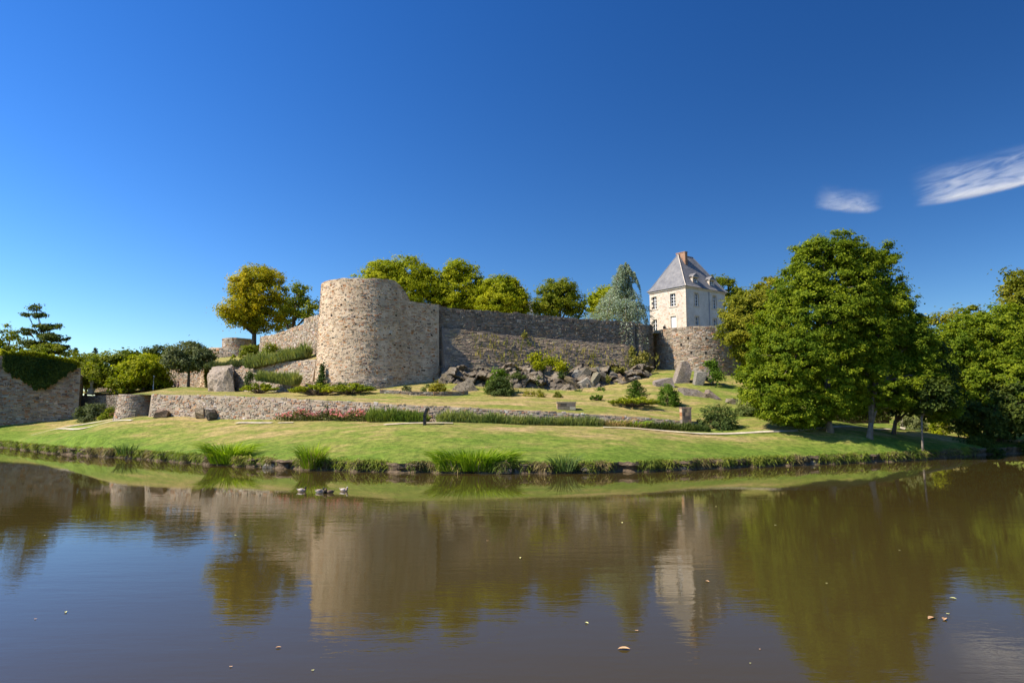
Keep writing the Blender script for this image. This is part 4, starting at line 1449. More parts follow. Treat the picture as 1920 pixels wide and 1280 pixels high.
# stones showing in the earth bank
for i in range(16):
    x = random.uniform(-48, 34)
    y = float(shore_y(x))
    add_rock('stone', (x, y + 0.1, random.uniform(0.1, 0.3)), (random.uniform(0.2, 0.55), 0.22, random.uniform(0.12, 0.24)), 900 + i, bank, 0, pal=PAL_GREY)

# ================================================================== TREES
def lobe(px, py, rx, ry, d, rd=None):
    c = at(px, py, d)
    k = d / F
    return (c.x, c.y, c.z, rx * k, (rd if rd is not None else rx * k), ry * k)


def tree(name, label, base, lobes, leaf, n_clump, per, size, trunk_r=0.3, bark='bark', clump_r=0.9, group=None, cat='tree', inner=0.5, flat=0.6, forks=3, limb=26, fork_z=None, spread=0.25, trunk_lean=0.0):
    """trunk that forks into limbs, limbs to the leaf clumps, and a crown of single leaves spread through the clumps"""
    base = Vector(base)
    root = thing(name, label, cat, base, group)
    Lb = np.array(lobes)
    w = (Lb[:, 3] * Lb[:, 4] * Lb[:, 5]) ** (2 / 3)
    which = RNG.choice(len(Lb), n_clump, p=w / w.sum())
    u = rand_dirs(n_clump)
    rad = inner + (1 - inner) * RNG.random(n_clump) ** 0.55 + np.where(RNG.random(n_clump) < 0.22, RNG.uniform(0, 0.16, n_clump), 0)
    cc = Lb[which, :3] + u * Lb[which, 3:6] * rad[:, None]
    cen = Lb[:, :3].mean(0)
    allc = np.average(Lb[:, :3], axis=0, weights=w)
    bot = (Lb[:, 2] - Lb[:, 5]).min()
    # leaves
    idx = np.repeat(np.arange(n_clump), per)
    n = len(idx)
    r_c = clump_r * RNG.uniform(0.6, 1.35, n_clump)
    off = rand_dirs(n) * (RNG.random(n) ** 0.45)[:, None] * r_c[idx][:, None]
    off[:, 2] *= flat
    stray = RNG.random(n) < 0.10
    off[stray] *= 1.9
    C = cc[idx] + off
    outw = unit(u)[idx]
    nn = outw * 0.7 + unit(off) * 0.35 + np.array([0, 0, 0.4]) + rand_dirs(n) * 0.7
    sz = size * RNG.uniform(0.6, 1.3, n)
    V = leaf_quads(C, nn, sz, sz * 0.52)
    quads_mesh('crown', V, LM[leaf], parent=root)
    # wood
    mb = MB()
    top = Vector((allc[0], allc[1], bot + (allc[2] - bot) * 0.9))
    if fork_z is None: fork_z = base.z + max(1.2, (bot - base.z) * 0.9)
    fk = Vector((base.x + (top.x - base.x) * 0.08, base.y + (top.y - base.y) * 0.08, fork_z))
    pts = [base - Vector((0, 0, 0.4)), base + Vector((0, 0, 0.15)), base.lerp(fk, 0.5) + Vector((trunk_lean, 0, 0)), fk]
    mb.tube(pts, [trunk_r * 1.35, trunk_r * 1.1, trunk_r * 0.92, trunk_r * 0.8], 9)
    tips = []
    for k in range(forks):
        L_ = Lb[k % len(Lb)]
        g = Vector((L_[0] + RNG.uniform(-1, 1) * L_[3] * spread, L_[1] + RNG.uniform(-1, 1) * L_[4] * spread, L_[2] + L_[5] * RNG.uniform(0.0, 0.6)))
        md = fk.lerp(g, 0.5) + Vector((RNG.uniform(-.4, .4), RNG.uniform(-.4, .4), 0))
        mb.tube([fk - Vector((0, 0, 0.2)), md, g], [trunk_r * 0.66, trunk_r * 0.4, trunk_r * 0.12], 7)
        tips += [md, md.lerp(g, 0.5), fk.lerp(md, 0.6)]
    mb.build('trunk', M[bark], parent=root, smooth=True)
    mb = MB()
    for k in RNG.choice(n_clump, min(limb, n_clump), replace=False):
        g = Vector(cc[k])
        s = min(tips + [fk], key=lambda q: (q - g).length + (3 if q.z > g.z + 1 else 0))
        md = s.lerp(g, 0.5) + Vector((0, 0, 0.15 * (g - s).length))
        mb.tube([s, md, g], [trunk_r * 0.24, trunk_r * 0.16, trunk_r * 0.05], 5, cap=False)
    put(mb.build('branches', M[bark], parent=root, smooth=True), kind='stuff')
    return root


def conifer(name, label, base, height, radius, leaf, n_br, per, size, droop=0.25, rise=0.1, t0=0.05, power=0.9, trunk_r=0.3, hang=0.3, width=0.28, cat='tree', group=None, lean=(0, 0), bark='bark', asym=None, sag_end=0.0, fan=1.0):
    base = Vector(base)
    root = thing(name, label, cat, base, group)
    Cs, Ns, Ax = [], [], []
    wood = MB()
    topp = base + Vector((lean[0], lean[1], height))
    wood.tube([base - Vector((0, 0, 0.4)), base.lerp(topp, 0.4), base.lerp(topp, 0.8), topp], [trunk_r, trunk_r * 0.7, trunk_r * 0.3, 0.03], 8)
    wood.build('trunk', M[bark], parent=root, smooth=True)
    br = MB()
    for i in range(n_br):
        t = t0 + (1 - t0) * (i + RNG.random()) / n_br
        az = i * 2.399 + RNG.uniform(-0.4, 0.4)
        ln = radius * ((1 - t) ** power) * RNG.uniform(0.72, 1.12) + 0.12
        if asym: ln *= asym(az, t)
        p0 = base.lerp(topp, t)
        dx, dy = math.cos(az), math.sin(az)
        m = 9
        sp = []
        for k in range(m + 1):
            q = k / m
            z = rise * ln * math.sin(q * PI * 0.6) - droop * ln * q * q - sag_end * ln * max(0, q - 0.7) ** 2 * 6
            sp.append(np.array((p0.x + dx * ln * q, p0.y + dy * ln * q, p0.z + z)))
        sp = np.array(sp)
        br.tube([Vector(s) for s in sp[::3]], [trunk_r * 0.2 * (1 - k / 4) + 0.012 for k in range(len(sp[::3]))], 4, cap=False)
        nl = max(8, int(per * (0.35 + ln / radius)))
        q = RNG.random(nl) ** 0.8
        f = q * m
        j = np.minimum(f.astype(int), m - 1)
        pt = sp[j] + (sp[j + 1] - sp[j]) * (f - j)[:, None]
        side = RNG.uniform(-1, 1, nl) * width * ln * fan * (0.35 + 0.65 * np.sin(np.clip(q, 0.08, 1) * PI * 0.9))
        sv = np.array((-dy, dx, 0.0))
        pt = pt + sv * side[:, None]
        pt[:, 2] -= np.abs(side) * 0.25 + RNG.random(nl) * hang
        Cs.append(pt)
        fw = np.array((dx, dy, -droop * q.mean()))
        ax = fw[None] * 0.8 + sv[None] * np.sign(side)[:, None] * 0.6 + RNG.normal(size=(nl, 3)) * 0.35
        ax[:, 2] -= 0.4 * (hang > 0.2)
        Ax.append(ax)
        Ns.append(np.array([[0, 0, 1.0]]) + RNG.normal(size=(nl, 3)) * 0.6)
    put(br.build('branches', M[bark], parent=root, smooth=True), kind='stuff')
    C = np.concatenate(Cs)
    sz = size * RNG.uniform(0.6, 1.35, len(C))
    V = leaf_quads(C, np.concatenate(Ns), sz, sz * 0.34, unit(np.concatenate(Ax)))
    quads_mesh('crown', V, LM[leaf], parent=root)
    return root


def gp_(px, py, d):
    p = at(px, py, d)
    return Vector((p.x, p.y, p.z))


def on_ground(px, d, dz=0.0):
    p = at(px, 750, d)
    return Vector((p.x, d, float(ground_z(p.x, d)) + dz))


CT = 15.2
def on_court(px, d):
    p = at(px, 600, d)
    return Vector((p.x, d, CT))


# --- court trees, left to right
tree('turning_tree', 'tree with orange-yellow turning leaves on the rampart left of the tower', on_court(478, 112) - Vector((0, 0, 1.0)),
     [lobe(487, 545, 52, 50, 112), lobe(450, 585, 42, 30, 110), lobe(500, 590, 46, 38, 113), lobe(480, 520, 35, 26, 112), lobe(430, 592, 22, 14, 110), lobe(452, 540, 25, 30, 111)],
     'autumn', 560, 56, 0.19, 0.42, clump_r=0.95, fork_z=17.2, limb=40, inner=0.4, forks=5)
tree('airy_green_tree', 'airy green tree with open branches just left of the round tower', on_court(545, 122),
     [lobe(560, 565, 34, 36, 122), lobe(585, 590, 20, 24, 120), lobe(540, 595, 26, 26, 123)], 'maple_dark', 105, 48, 0.24, 0.35, clump_r=0.95, inner=0.3, limb=50, forks=5)
tree('maple_tree', 'broad yellow-green maple rising directly behind the round tower', on_court(745, 104),
     [lobe(745, 545, 78, 58, 104), lobe(695, 550, 44, 50, 102), lobe(795, 558, 46, 50, 104), lobe(720, 515, 40, 30, 103), lobe(770, 512, 40, 30, 104), lobe(810, 535, 24, 34, 103)], 'maple', 820, 56, 0.18, 0.4, clump_r=0.72, inner=0.45)
tree('maple_tree', 'tall narrow yellow-green maple second from the round tower', on_court(862, 104),
     [lobe(862, 545, 44, 56, 104), lobe(855, 508, 26, 22, 104), lobe(885, 555, 26, 44, 103), lobe(838, 565, 30, 40, 103)], 'maple', 480, 56, 0.18, 0.34, clump_r=0.72, inner=0.45)
tree('maple_tree', 'dense dome-shaped yellow-green maple right of the tall narrow one', on_court(942, 102),
     [lobe(942, 560, 48, 42, 102), lobe(938, 537, 32, 22, 102), lobe(965, 572, 28, 30, 101), lobe(918, 572, 28, 32, 101)], 'maple', 460, 58, 0.18, 0.3, clump_r=0.7, inner=0.55)
tree('court_tree', 'open-crowned green tree between the slate roof and the blue cedar', on_court(1050, 106),
     [lobe(1045, 555, 46, 32, 106), lobe(1025, 575, 30, 22, 105), lobe(1075, 575, 26, 22, 106), lobe(1050, 540, 26, 18, 106)], 'maple_dark', 230, 56, 0.2, 0.3, clump_r=0.85, inner=0.3, limb=46, forks=5)
tree('yellow_tree', 'yellow-green tree peeping out behind the left side of the blue cedar', on_court(1140, 118),
     [lobe(1140, 560, 34, 30, 118), lobe(1125, 575, 24, 22, 118)], 'maple', 90, 60, 0.25, 0.3, clump_r=1.0)
cb_ = on_court(1168, 96.2)
conifer('blue_cedar', 'weeping blue-grey cedar standing between the curtain wall and the house', cb_, at(1176, 490, 95.5).z - CT, 6.0, 'cedar', 50, 520, 0.16, droop=0.04, rise=0.30, t0=0.14, power=0.72, trunk_r=0.34, hang=0.75, width=0.23, sag_end=1.7, lean=(0.6, 0), asym=lambda az, t: (0.55 + 0.72 * abs(math.sin(az * 2.7 + t * 19))) * (1.14 if math.cos(az) < 0 else 0.84) * (1.0 - 0.3 * max(0, math.sin(t * 34))))
tree('back_tree', 'green tree showing over the eaves at the right rear of the house', on_court(1352, 124), [lobe(1355, 540, 22, 20, 124), lobe(1338, 530, 12, 14, 122), lobe(1380, 552, 20, 16, 124)], 'maple_dark', 60, 55, 0.25, 0.3)

# --- trees on the right bank
tree('olive_toned_tree', 'olive-brown toned tree partly hiding the house bastion', on_ground(1425, 84),
     [lobe(1430, 590, 62, 56, 83), lobe(1400, 625, 56, 42, 81), lobe(1455, 560, 44, 40, 84), lobe(1385, 590, 36, 36, 82), lobe(1420, 655, 46, 30, 81), lobe(1450, 620, 50, 60, 83)],
     'olive', 950, 62, 0.17, 0.42, clump_r=0.65, inner=0.5, flat=0.6)
tree('tall_oak', 'tallest green tree on the right bank with a thick grey trunk by the path', on_ground(1553, 61),
     [lobe(1545, 520, 62, 66, 62), lobe(1560, 466, 40, 32, 62), lobe(1520, 600, 92, 72, 61), lobe(1490, 670, 84, 56, 60), lobe(1468, 720, 66, 44, 60), lobe(1540, 700, 80, 66, 60.5), lobe(1500, 540, 44, 50, 61), lobe(1500, 768, 52, 26, 60), lobe(1560, 755, 40, 30, 59.5),
      lobe(1440, 690, 36, 30, 61), lobe(1505, 478, 22, 26, 62), lobe(1592, 456, 22, 28, 62), lobe(1585, 560, 60, 70, 61.5), lobe(1590, 640, 70, 70, 61), lobe(1470, 620, 60, 60, 61), lobe(1530, 480, 34, 36, 62), lobe(1460, 765, 46, 28, 60.5), lobe(1500, 785, 44, 18, 60), lobe(1420, 735, 34, 26, 61), lobe(1405, 700, 26, 20, 62), lobe(1465, 560, 26, 20, 61.5), lobe(1490, 512, 22, 18, 61.5), lobe(1610, 480, 20, 18, 62)],
     'oak', 2200, 68, 0.125, 0.34, 'bark_pale', clump_r=0.5, inner=0.55, flat=0.62, forks=6, limb=70)
tree('bank_oak', 'dark-sided oak right of the tallest tree with a slim pale trunk', on_ground(1627, 60),
     [lobe(1640, 530, 46, 64, 64), lobe(1655, 600, 66, 66, 64), lobe(1680, 660, 72, 60, 64), lobe(1650, 720, 80, 56, 62), lobe(1665, 478, 18, 24, 64), lobe(1705, 600, 30, 30, 65), lobe(1620, 620, 50, 60, 62), lobe(1720, 720, 50, 50, 63), lobe(1610, 500, 40, 50, 63), lobe(1700, 650, 50, 60, 64), lobe(1600, 740, 50, 40, 62), lobe(1650, 560, 50, 50, 64), lobe(1760, 760, 36, 30, 62)],
     'oak', 1800, 64, 0.125, 0.26, 'bark_pale', clump_r=0.5, inner=0.5, flat=0.6, forks=5, limb=60)
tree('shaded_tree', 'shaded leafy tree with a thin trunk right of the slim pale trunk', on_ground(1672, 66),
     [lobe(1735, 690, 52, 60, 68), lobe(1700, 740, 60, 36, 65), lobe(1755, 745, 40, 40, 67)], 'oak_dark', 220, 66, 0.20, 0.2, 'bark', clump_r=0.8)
tree('sapling', 'very thin young tree nearest the water on the right bank', on_ground(1724, 60), [lobe(1735, 745, 34, 28, 60), lobe(1768, 738, 26, 26, 60)], 'oak_dark', 60, 56, 0.18, 0.09, 'bark_pale', clump_r=0.6, limb=16)
tree('right_wood_tree', 'big rounded green tree at the right edge behind the dark water', on_ground(1845, 76),
     [lobe(1850, 650, 80, 70, 76), lobe(1800, 680, 56, 70, 75), lobe(1890, 610, 56, 44, 76), lobe(1930, 660, 70, 70, 76), lobe(1780, 640, 36, 36, 76), lobe(1860, 730, 100, 60, 74)],
     'oak', 1200, 62, 0.16, 0.4, clump_r=0.62, inner=0.55)
tree('right_wood_tree', 'brown-tinged tree rising at the extreme upper right edge', on_ground(1925, 92),
     [lobe(1915, 560, 40, 40, 92), lobe(1950, 600, 60, 60, 92), lobe(1898, 522, 24, 16, 91), lobe(1960, 530, 40, 40, 92)], 'olive', 200, 60, 0.25, 0.4, clump_r=1.0, inner=0.4, limb=40)
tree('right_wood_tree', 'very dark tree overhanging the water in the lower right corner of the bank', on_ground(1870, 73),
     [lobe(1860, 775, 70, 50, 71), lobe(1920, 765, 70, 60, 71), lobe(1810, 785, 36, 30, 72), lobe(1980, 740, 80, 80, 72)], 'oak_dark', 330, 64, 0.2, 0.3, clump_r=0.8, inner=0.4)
tree('right_wood_tree', 'tree of middling green behind the dip between the oaks and the right wood', on_ground(1790, 95), [lobe(1770, 625, 40, 40, 95), lobe(1815, 600, 30, 26, 95), lobe(1760, 690, 60, 60, 92)], 'olive', 150, 60, 0.25, 0.3, clump_r=1.0)

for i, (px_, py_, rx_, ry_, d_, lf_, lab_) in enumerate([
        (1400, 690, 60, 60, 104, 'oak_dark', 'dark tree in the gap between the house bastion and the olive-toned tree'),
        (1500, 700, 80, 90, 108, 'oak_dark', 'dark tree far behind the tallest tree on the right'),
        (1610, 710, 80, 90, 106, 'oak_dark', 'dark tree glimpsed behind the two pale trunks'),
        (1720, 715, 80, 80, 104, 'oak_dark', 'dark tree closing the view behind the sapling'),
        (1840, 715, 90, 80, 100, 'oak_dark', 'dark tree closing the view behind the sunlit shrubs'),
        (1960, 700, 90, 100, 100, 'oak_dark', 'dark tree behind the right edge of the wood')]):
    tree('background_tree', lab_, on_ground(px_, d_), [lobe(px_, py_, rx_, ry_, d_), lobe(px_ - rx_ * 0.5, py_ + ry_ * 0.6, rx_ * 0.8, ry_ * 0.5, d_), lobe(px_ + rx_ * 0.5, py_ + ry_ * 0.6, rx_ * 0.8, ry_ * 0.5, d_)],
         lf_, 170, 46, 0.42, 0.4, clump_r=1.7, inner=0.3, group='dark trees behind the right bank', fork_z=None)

# --- trees at the left
tree('left_tree', 'loose green tree cut by the left edge of the picture', on_ground(8, 112), [lobe(8, 640, 30, 34, 112), lobe(-30, 650, 40, 40, 112), lobe(18, 665, 24, 20, 112)], 'maple_dark', 70, 46, 0.26, 0.3, inner=0.3, limb=30)
tree('old_pine', 'loose dark pine with a bent crooked top behind the ivy wall', on_ground(84, 108),
     [lobe(72, 590, 12, 4, 108), lobe(66, 577, 9, 6, 108), lobe(88, 612, 22, 7, 108), lobe(58, 622, 20, 7, 108), lobe(98, 632, 26, 8, 108), lobe(66, 645, 30, 9, 108), lobe(94, 655, 32, 10, 108), lobe(50, 590, 7, 3, 108), lobe(112, 650, 20, 6, 108)],
     'pine', 190, 44, 0.2, 0.2, clump_r=0.62, inner=0.25, flat=0.45, forks=9, limb=60, spread=0.1, fork_z=at(84, 665, 108).z)
tree('pine_undergrowth', 'bushy green tree at the foot of the crooked pine', on_ground(85, 106), [lobe(100, 672, 50, 26, 106), lobe(55, 676, 36, 20, 106)], 'maple_dark', 90, 50, 0.25, 0.2, clump_r=0.9)
conifer('young_conifer', 'slender dark conifer left of the small pointed one above the ivy wall', on_ground(136, 112), at(136, 652, 112).z - float(on_ground(136, 112).z), 2.1, 'conifer', 60, 60, 0.24, droop=0.1, rise=0.25, t0=0.05, power=0.8, trunk_r=0.14, hang=0.1)
conifer('young_conifer', 'small pointed dark conifer showing above the left garden trees', on_ground(173, 118), at(174, 652, 118).z - float(on_ground(173, 118).z), 2.2, 'conifer', 60, 60, 0.24, droop=0.1, rise=0.25, t0=0.05, power=0.8, trunk_r=0.14, hang=0.1)
tree('garden_tree', 'low spreading green tree above the rounded end of the terrace wall', on_ground(222, 99) , [lobe(215, 690, 42, 28, 100), lobe(185, 705, 30, 22, 101), lobe(240, 675, 34, 20, 100), lobe(228, 722, 24, 14, 97)],
     'maple_dark', 200, 60, 0.23, 0.2, clump_r=0.9, inner=0.5)
tree('garden_tree', 'yellower spreading tree left of the seated couple', on_ground(268, 98), [lobe(270, 692, 40, 26, 98), lobe(300, 705, 22, 18, 98), lobe(255, 705, 30, 20, 97)], 'maple', 170, 56, 0.23, 0.18, clump_r=0.9, inner=0.4, limb=40)
tree('garden_tree', 'bright leafy tree by the statue behind the ruined wall end', on_ground(160, 104), [lobe(170, 695, 22, 30, 104), lobe(150, 690, 16, 26, 104)], 'maple_dark', 90, 56, 0.24, 0.16)
tree('dark_bushy_tree', 'dark green dome of a tree left of the round-crowned tree', on_ground(296, 124), [lobe(296, 662, 22, 14, 124), lobe(296, 680, 24, 18, 124)], 'oak_dark', 80, 56, 0.25, 0.2)
tree('round_crowned_tree', 'grey-green round-crowned tree with a straight bare trunk on the terrace', on_ground(352, 98), [lobe(352, 660, 34, 18, 98), lobe(330, 674, 24, 16, 97), lobe(378, 672, 24, 18, 97), lobe(352, 680, 36, 15, 98)],
     'grey_green', 210, 66, 0.2, 0.21, clump_r=0.75, inner=0.6, flat=0.75)
tree('shade_bush', 'dark leafy bush under the garden trees by the terrace edge', on_ground(298, 100), [lobe(300, 722, 24, 14, 100), lobe(275, 720, 18, 12, 100)], 'oak_dark', 70, 50, 0.2, 0.1, clump_r=0.7, cat='bush')

# ================================================================== SHRUBS
def shrub(name, label, px, d, dims, leaf, n, size, clumps=None, cat='shrub', group=None, dz=-0.1, base=None, flat=0.8, stems=8, up=0.5, clump_r=None):
    """dims = half width x, half depth y, height (metres). leaves in clumps, stems from the ground"""
    b = Vector(base) if base is not None else on_ground(px, d)
    root = thing(name, label, cat, b, group)
    hx, hy, h = dims
    k = clumps or max(10, int(n / 45))
    u = rand_dirs(k)
    u[:, 2] = np.abs(u[:, 2])
    rad = 0.55 + 0.45 * RNG.random(k) ** 0.6
    cr = clump_r or max(0.16, 0.28 * min(hx, h))
    cc = np.array(b) + u * np.array([hx - cr * 0.5, hy - cr * 0.5, h - cr * 0.6]) * rad[:, None] + np.array([0, 0, dz])
    idx = RNG.integers(0, k, n)
    off = rand_dirs(n) * (RNG.random(n) ** 0.45)[:, None] * cr * RNG.uniform(0.6, 1.4, k)[idx][:, None]
    off[:, 2] *= flat
    C = cc[idx] + off
    C[:, 2] = np.maximum(C[:, 2], b.z + dz)
    nn = u[idx] * 0.5 + unit(off) * 0.4 + np.array([0, 0, up]) + rand_dirs(n) * 0.75
    sz = size * RNG.uniform(0.6, 1.3, n)
    quads_mesh('foliage', leaf_quads(C, nn, sz, sz * 0.5), LM[leaf], parent=root)
    mb = MB()
    for i in RNG.choice(k, min(stems, k), replace=False):
        g = Vector(cc[i])
        s = b + Vector((RNG.uniform(-.2, .2) * hx, RNG.uniform(-.2, .2) * hy, -0.15))
        mb.tube([s, s.lerp(g, 0.5) + Vector((0, 0, 0.05)), g], [0.035, 0.025, 0.01], 5, cap=False)
    mb.build('stems', M['bark'], parent=root)
    return root


def spiky(name, label, pts, hx, h, leaf, n, w=0.025, cat='shrub', spread=0.45, group=None, jitter=0.2, stuff_leaf=None, depth=None):
    """tufted plant (lavender, rosemary): upright shoots fanning from a row of ground points"""
    pts = [Vector(p) for p in pts]
    c = sum(pts, Vector()) / len(pts)
    root = thing(name, label, cat, c, group)
    i = RNG.integers(0, len(pts), n)
    P0 = np.array([tuple(p) for p in pts])[i]
    r = RNG.random(n) ** 0.5
    th = RNG.random(n) * 2 * PI
    dx, dy = np.cos(th) * r, np.sin(th) * r
    hy = depth or hx
    base = P0 + np.stack([dx * hx * 0.8, dy * hy * 0.8, np.zeros(n) - 0.06], 1)
    hm = RNG.uniform(0.68, 1.12, len(pts))[i]
    hh = h * (1 - 0.45 * r ** 2) * RNG.uniform(0.6, 1.12, n) * hm
    base[:, 2] += hh * RNG.uniform(0.0, 0.45, n)
    tip = base + np.stack([dx * spread * hh + RNG.normal(size=n) * 0.05, dy * spread * hh + RNG.normal(size=n) * 0.05, hh * 0.75], 1)
    quads_mesh('foliage', blades(base, tip, w, 0.12), LM[leaf], parent=root)
    return root


def reeds(name, label, px, d, hx, h, n, leaf, lean=0.5, w=0.022, base=None, cat='reeds', dry=0.0):
    b = Vector(base) if base is not None else on_ground(px, d)
    root = thing(name, label, cat, b)
    def make(n_, lf, nm, hm):
        r = RNG.random(n_) ** 0.6
        th = RNG.random(n_) * 2 * PI
        bs = np.array(b) + np.stack([np.cos(th) * r * hx, np.sin(th) * r * 0.45, np.full(n_, -0.1)], 1)
        hh = h * RNG.uniform(0.5, 1.1, n_) * hm
        tip = bs + np.stack([np.cos(th) * r * lean * hh * 1.2 + RNG.normal(size=n_) * 0.13 * hh, np.sin(th) * r * lean * hh * 0.6 + RNG.normal(size=n_) * 0.12 * hh - 0.05, hh * RNG.uniform(0.7, 1.0, n_)], 1)
        quads_mesh(nm, blades(bs, tip, w * RNG.uniform(0.7, 1.3, n_), 0.28), LM[lf], parent=root)
    make(n, leaf, 'blades', 1.0)
    if dry: make(int(n * dry), 'straw', 'dry_blades', 0.75)
    return root


def juniper(name, label, px, d, hx, hy, h, n_fr=60, base=None, leaf='juniper'):
    b = Vector(base) if base is not None else on_ground(px, d)
    root = thing(name, label, 'shrub', b)
    Cs, Ns, Ax = [], [], []
    mb = MB()
    for i in range(n_fr):
        az = RNG.random() * 2 * PI
        r = RNG.random() ** 0.5
        x0 = np.array((b.x + math.cos(az) * hx * r * 0.85, b.y + math.sin(az) * hy * r * 0.85, b.z + h * (0.25 + 0.6 * (1 - r) + 0.15 * RNG.random())))
        ln = hx * RNG.uniform(0.18, 0.34)
        dv = np.array((math.cos(az + RNG.uniform(-.5, .5)), math.sin(az + RNG.uniform(-.5, .5)) * 0.9, RNG.uniform(0.02, 0.3)))
        m = 55
        q = RNG.random(m)
        sd = RNG.normal(size=m) * ln * 0.2 * (1.1 - q)
        pt = x0 + dv * (ln * q)[:, None] + np.array((-dv[1], dv[0], 0)) * sd[:, None]
        pt[:, 2] += RNG.normal(size=m) * 0.035 - 0.06 * (1 - q)
        Cs.append(pt)
        Ax.append(np.repeat(dv[None], m, 0) + RNG.normal(size=(m, 3)) * 0.4)
        Ns.append(np.array([[0, 0, 1.0]]) + RNG.normal(size=(m, 3)) * 0.5)
        mb.tube([(b.x, b.y, b.z - 0.1), Vector(x0), Vector(x0 + dv * ln)], [0.03, 0.02, 0.006], 4, cap=False)
    C = np.concatenate(Cs)
    sz = 0.085 * RNG.uniform(0.6, 1.4, len(C))
    quads_mesh('foliage', leaf_quads(C, np.concatenate(Ns), sz * 1.3, sz * 0.55, unit(np.concatenate(Ax))), LM[leaf], parent=root)
    mb.build('stems', M['bark'], parent=root)
    return root


def row(p0, p1, n, dz=0.0):
    (a, d0), (b2, d1) = p0, p1
    return [on_ground(a + (b2 - a) * k / (n - 1), d0 + (d1 - d0) * k / (n - 1), dz) for k in range(n)]


# bed at the foot of the terrace wall
def rose_hedge():
    pts = row((532, 66.3), (692, 63.2), 16)
    c = pts[8]
    root = thing('rose_hedge', 'low hedge of pink roses in front of the terrace wall', 'hedge', c)
    n = 5200
    i = RNG.integers(0, len(pts), n)
    P0 = np.array([tuple(p) for p in pts])[i]
    hh = 0.75 + 0.25 * np.sin(P0[:, 0] * 2.1)
    C = P0 + np.stack([RNG.normal(size=n) * 0.4, RNG.normal(size=n) * 0.28, RNG.random(n) ** 0.7 * hh], 1)
    sz = 0.075 * RNG.uniform(0.6, 1.4, n)
    quads_mesh('foliage', leaf_quads(C, rand_dirs(n) * 0.8 + np.array([0, -0.2, 0.6]), sz, sz * 0.55), LM['rose_leaf'], parent=root)
    m = 250
    i = RNG.integers(0, len(pts), m)
    P0 = np.array([tuple(p) for p in pts])[i]
    hh = 0.75 + 0.25 * np.sin(P0[:, 0] * 2.1)
    C = P0 + np.stack([RNG.normal(size=m) * 0.4, RNG.normal(size=m) * 0.25 - 0.1, hh * RNG.uniform(0.75, 1.15, m)], 1)
    CC = np.repeat(C, 7, 0) + RNG.normal(size=(m * 7, 3)) * 0.045
    sz = 0.065 * RNG.uniform(0.7, 1.3, m * 7)
    quads_mesh('blossoms', leaf_quads(CC, rand_dirs(m * 7) + np.array([0, -0.4, 0.5]), sz, sz * 0.85), LM['pink'], parent=root, kind='stuff')


rose_hedge()
spiky('lavender_hedge', 'dense green hedge between the pink roses and the black information stand', row((702, 62.4), (792, 61.4), 9), 0.75, 1.35, 'hedge', 5600, 0.03, 'hedge', 0.45)
spiky('lavender_hedge', 'grey-green lavender row just right of the black information stand', row((832, 60.9), (890, 60.7), 6), 0.75, 1.1, 'lavender', 3400, 0.026, 'hedge', 0.4)
spiky('lavender_hedge', 'grey-green lavender row in the middle of the flower bed', row((905, 60.6), (972, 60.4), 6), 0.75, 1.0, 'lavender', 3200, 0.026, 'hedge', 0.45)
spiky('lavender_hedge', 'grey-green lavender row below the squat stone block', row((990, 60.4), (1120, 60.5), 11), 0.75, 0.88, 'lavender', 5000, 0.026, 'hedge', 0.45)
reeds('dry_lily_clump', 'straw-coloured drying lily leaves at the end of the lavender rows', 1150, 60.4, 1.3, 0.75, 420, 'straw', 1.1, 0.026, None, 'plant')
reeds('dry_lily_clump', 'half green half straw lily clump next to the bed of low greenery', 1188, 60.5, 1.3, 0.75, 330, 'reed', 1.1, 0.026, None, 'plant', 0.9)
spiky('low_bed_plants', 'low dark green bed plants left of the large dark shrub', row((1225, 60.4), (1318, 60.6), 9), 0.65, 0.8, 'shrub', 3600, 0.03, 'plant', 0.5)
shrub('dark_shrub', 'large loose dark green shrub at the right end of the terrace wall', 1343, 62.2, (2.1, 1.6, 2.6), 'shrub', 4200, 0.11, 70, clump_r=0.5, stems=16)
shrub('slope_shrub', 'low dark ground-hugging shrub on the slope right of the large dark shrub', 1400, 67, (2.0, 1.2, 0.95), 'shrub', 2400, 0.1, 60)
shrub('slope_shrub', 'tall light grassy shrub above the low slope shrub', 1402, 70, (1.5, 1.0, 1.5), 'lavender', 1700, 0.09, 40)
# terrace plants
shrub('crag_shrub', 'bright low shrub spilling over the left end of the crag', 965, 80, (1.3, 0.8, 1.3), 'shrub', 1100, 0.1, 30, base=at(972, 712, 79.6))
shrub('crag_shrub', 'small green shrub in a cleft right of the middle of the crag', 1122, 80, (1.0, 0.7, 1.1), 'bright', 800, 0.1, 24, base=at(1126, 740, 78.6))
shrub('crag_shrub', 'yellowish shrub rooted on the upper right of the crag', 1160, 83, (1.2, 0.7, 1.0), 'weed', 800, 0.1, 24, base=at(1158, 697, 84.4))
juniper('spreading_juniper', 'bright spreading juniper below the wall with the falling top', 486, 80.3, 2.2, 1.3, 1.25, 80)
juniper('spreading_juniper', 'left half of the long juniper mat at the foot of the round tower', 592, 73.2, 2.9, 1.4, 1.35, 110)
juniper('spreading_juniper', 'right half of the long juniper mat at the foot of the round tower', 655, 72.0, 2.7, 1.3, 1.15, 100)
juniper('spreading_juniper', 'low bright juniper left of the round green bush', 1186, 67.6, 2.4, 1.2, 1.0, 90)
juniper('spreading_juniper', 'small dark juniper cushion on the grass left of the low bright juniper', 1118, 70.5, 0.75, 0.5, 0.6, 24, leaf='bright')
conifer('dwarf_conifer', 'small feathery upright conifer rising out of the low bright juniper', on_ground(1193, 70), 2.3, 1.35, 'bright', 70, 34, 0.11, droop=-0.2, rise=0.3, t0=0.03, power=0.8, trunk_r=0.06, hang=0.05, cat='shrub')
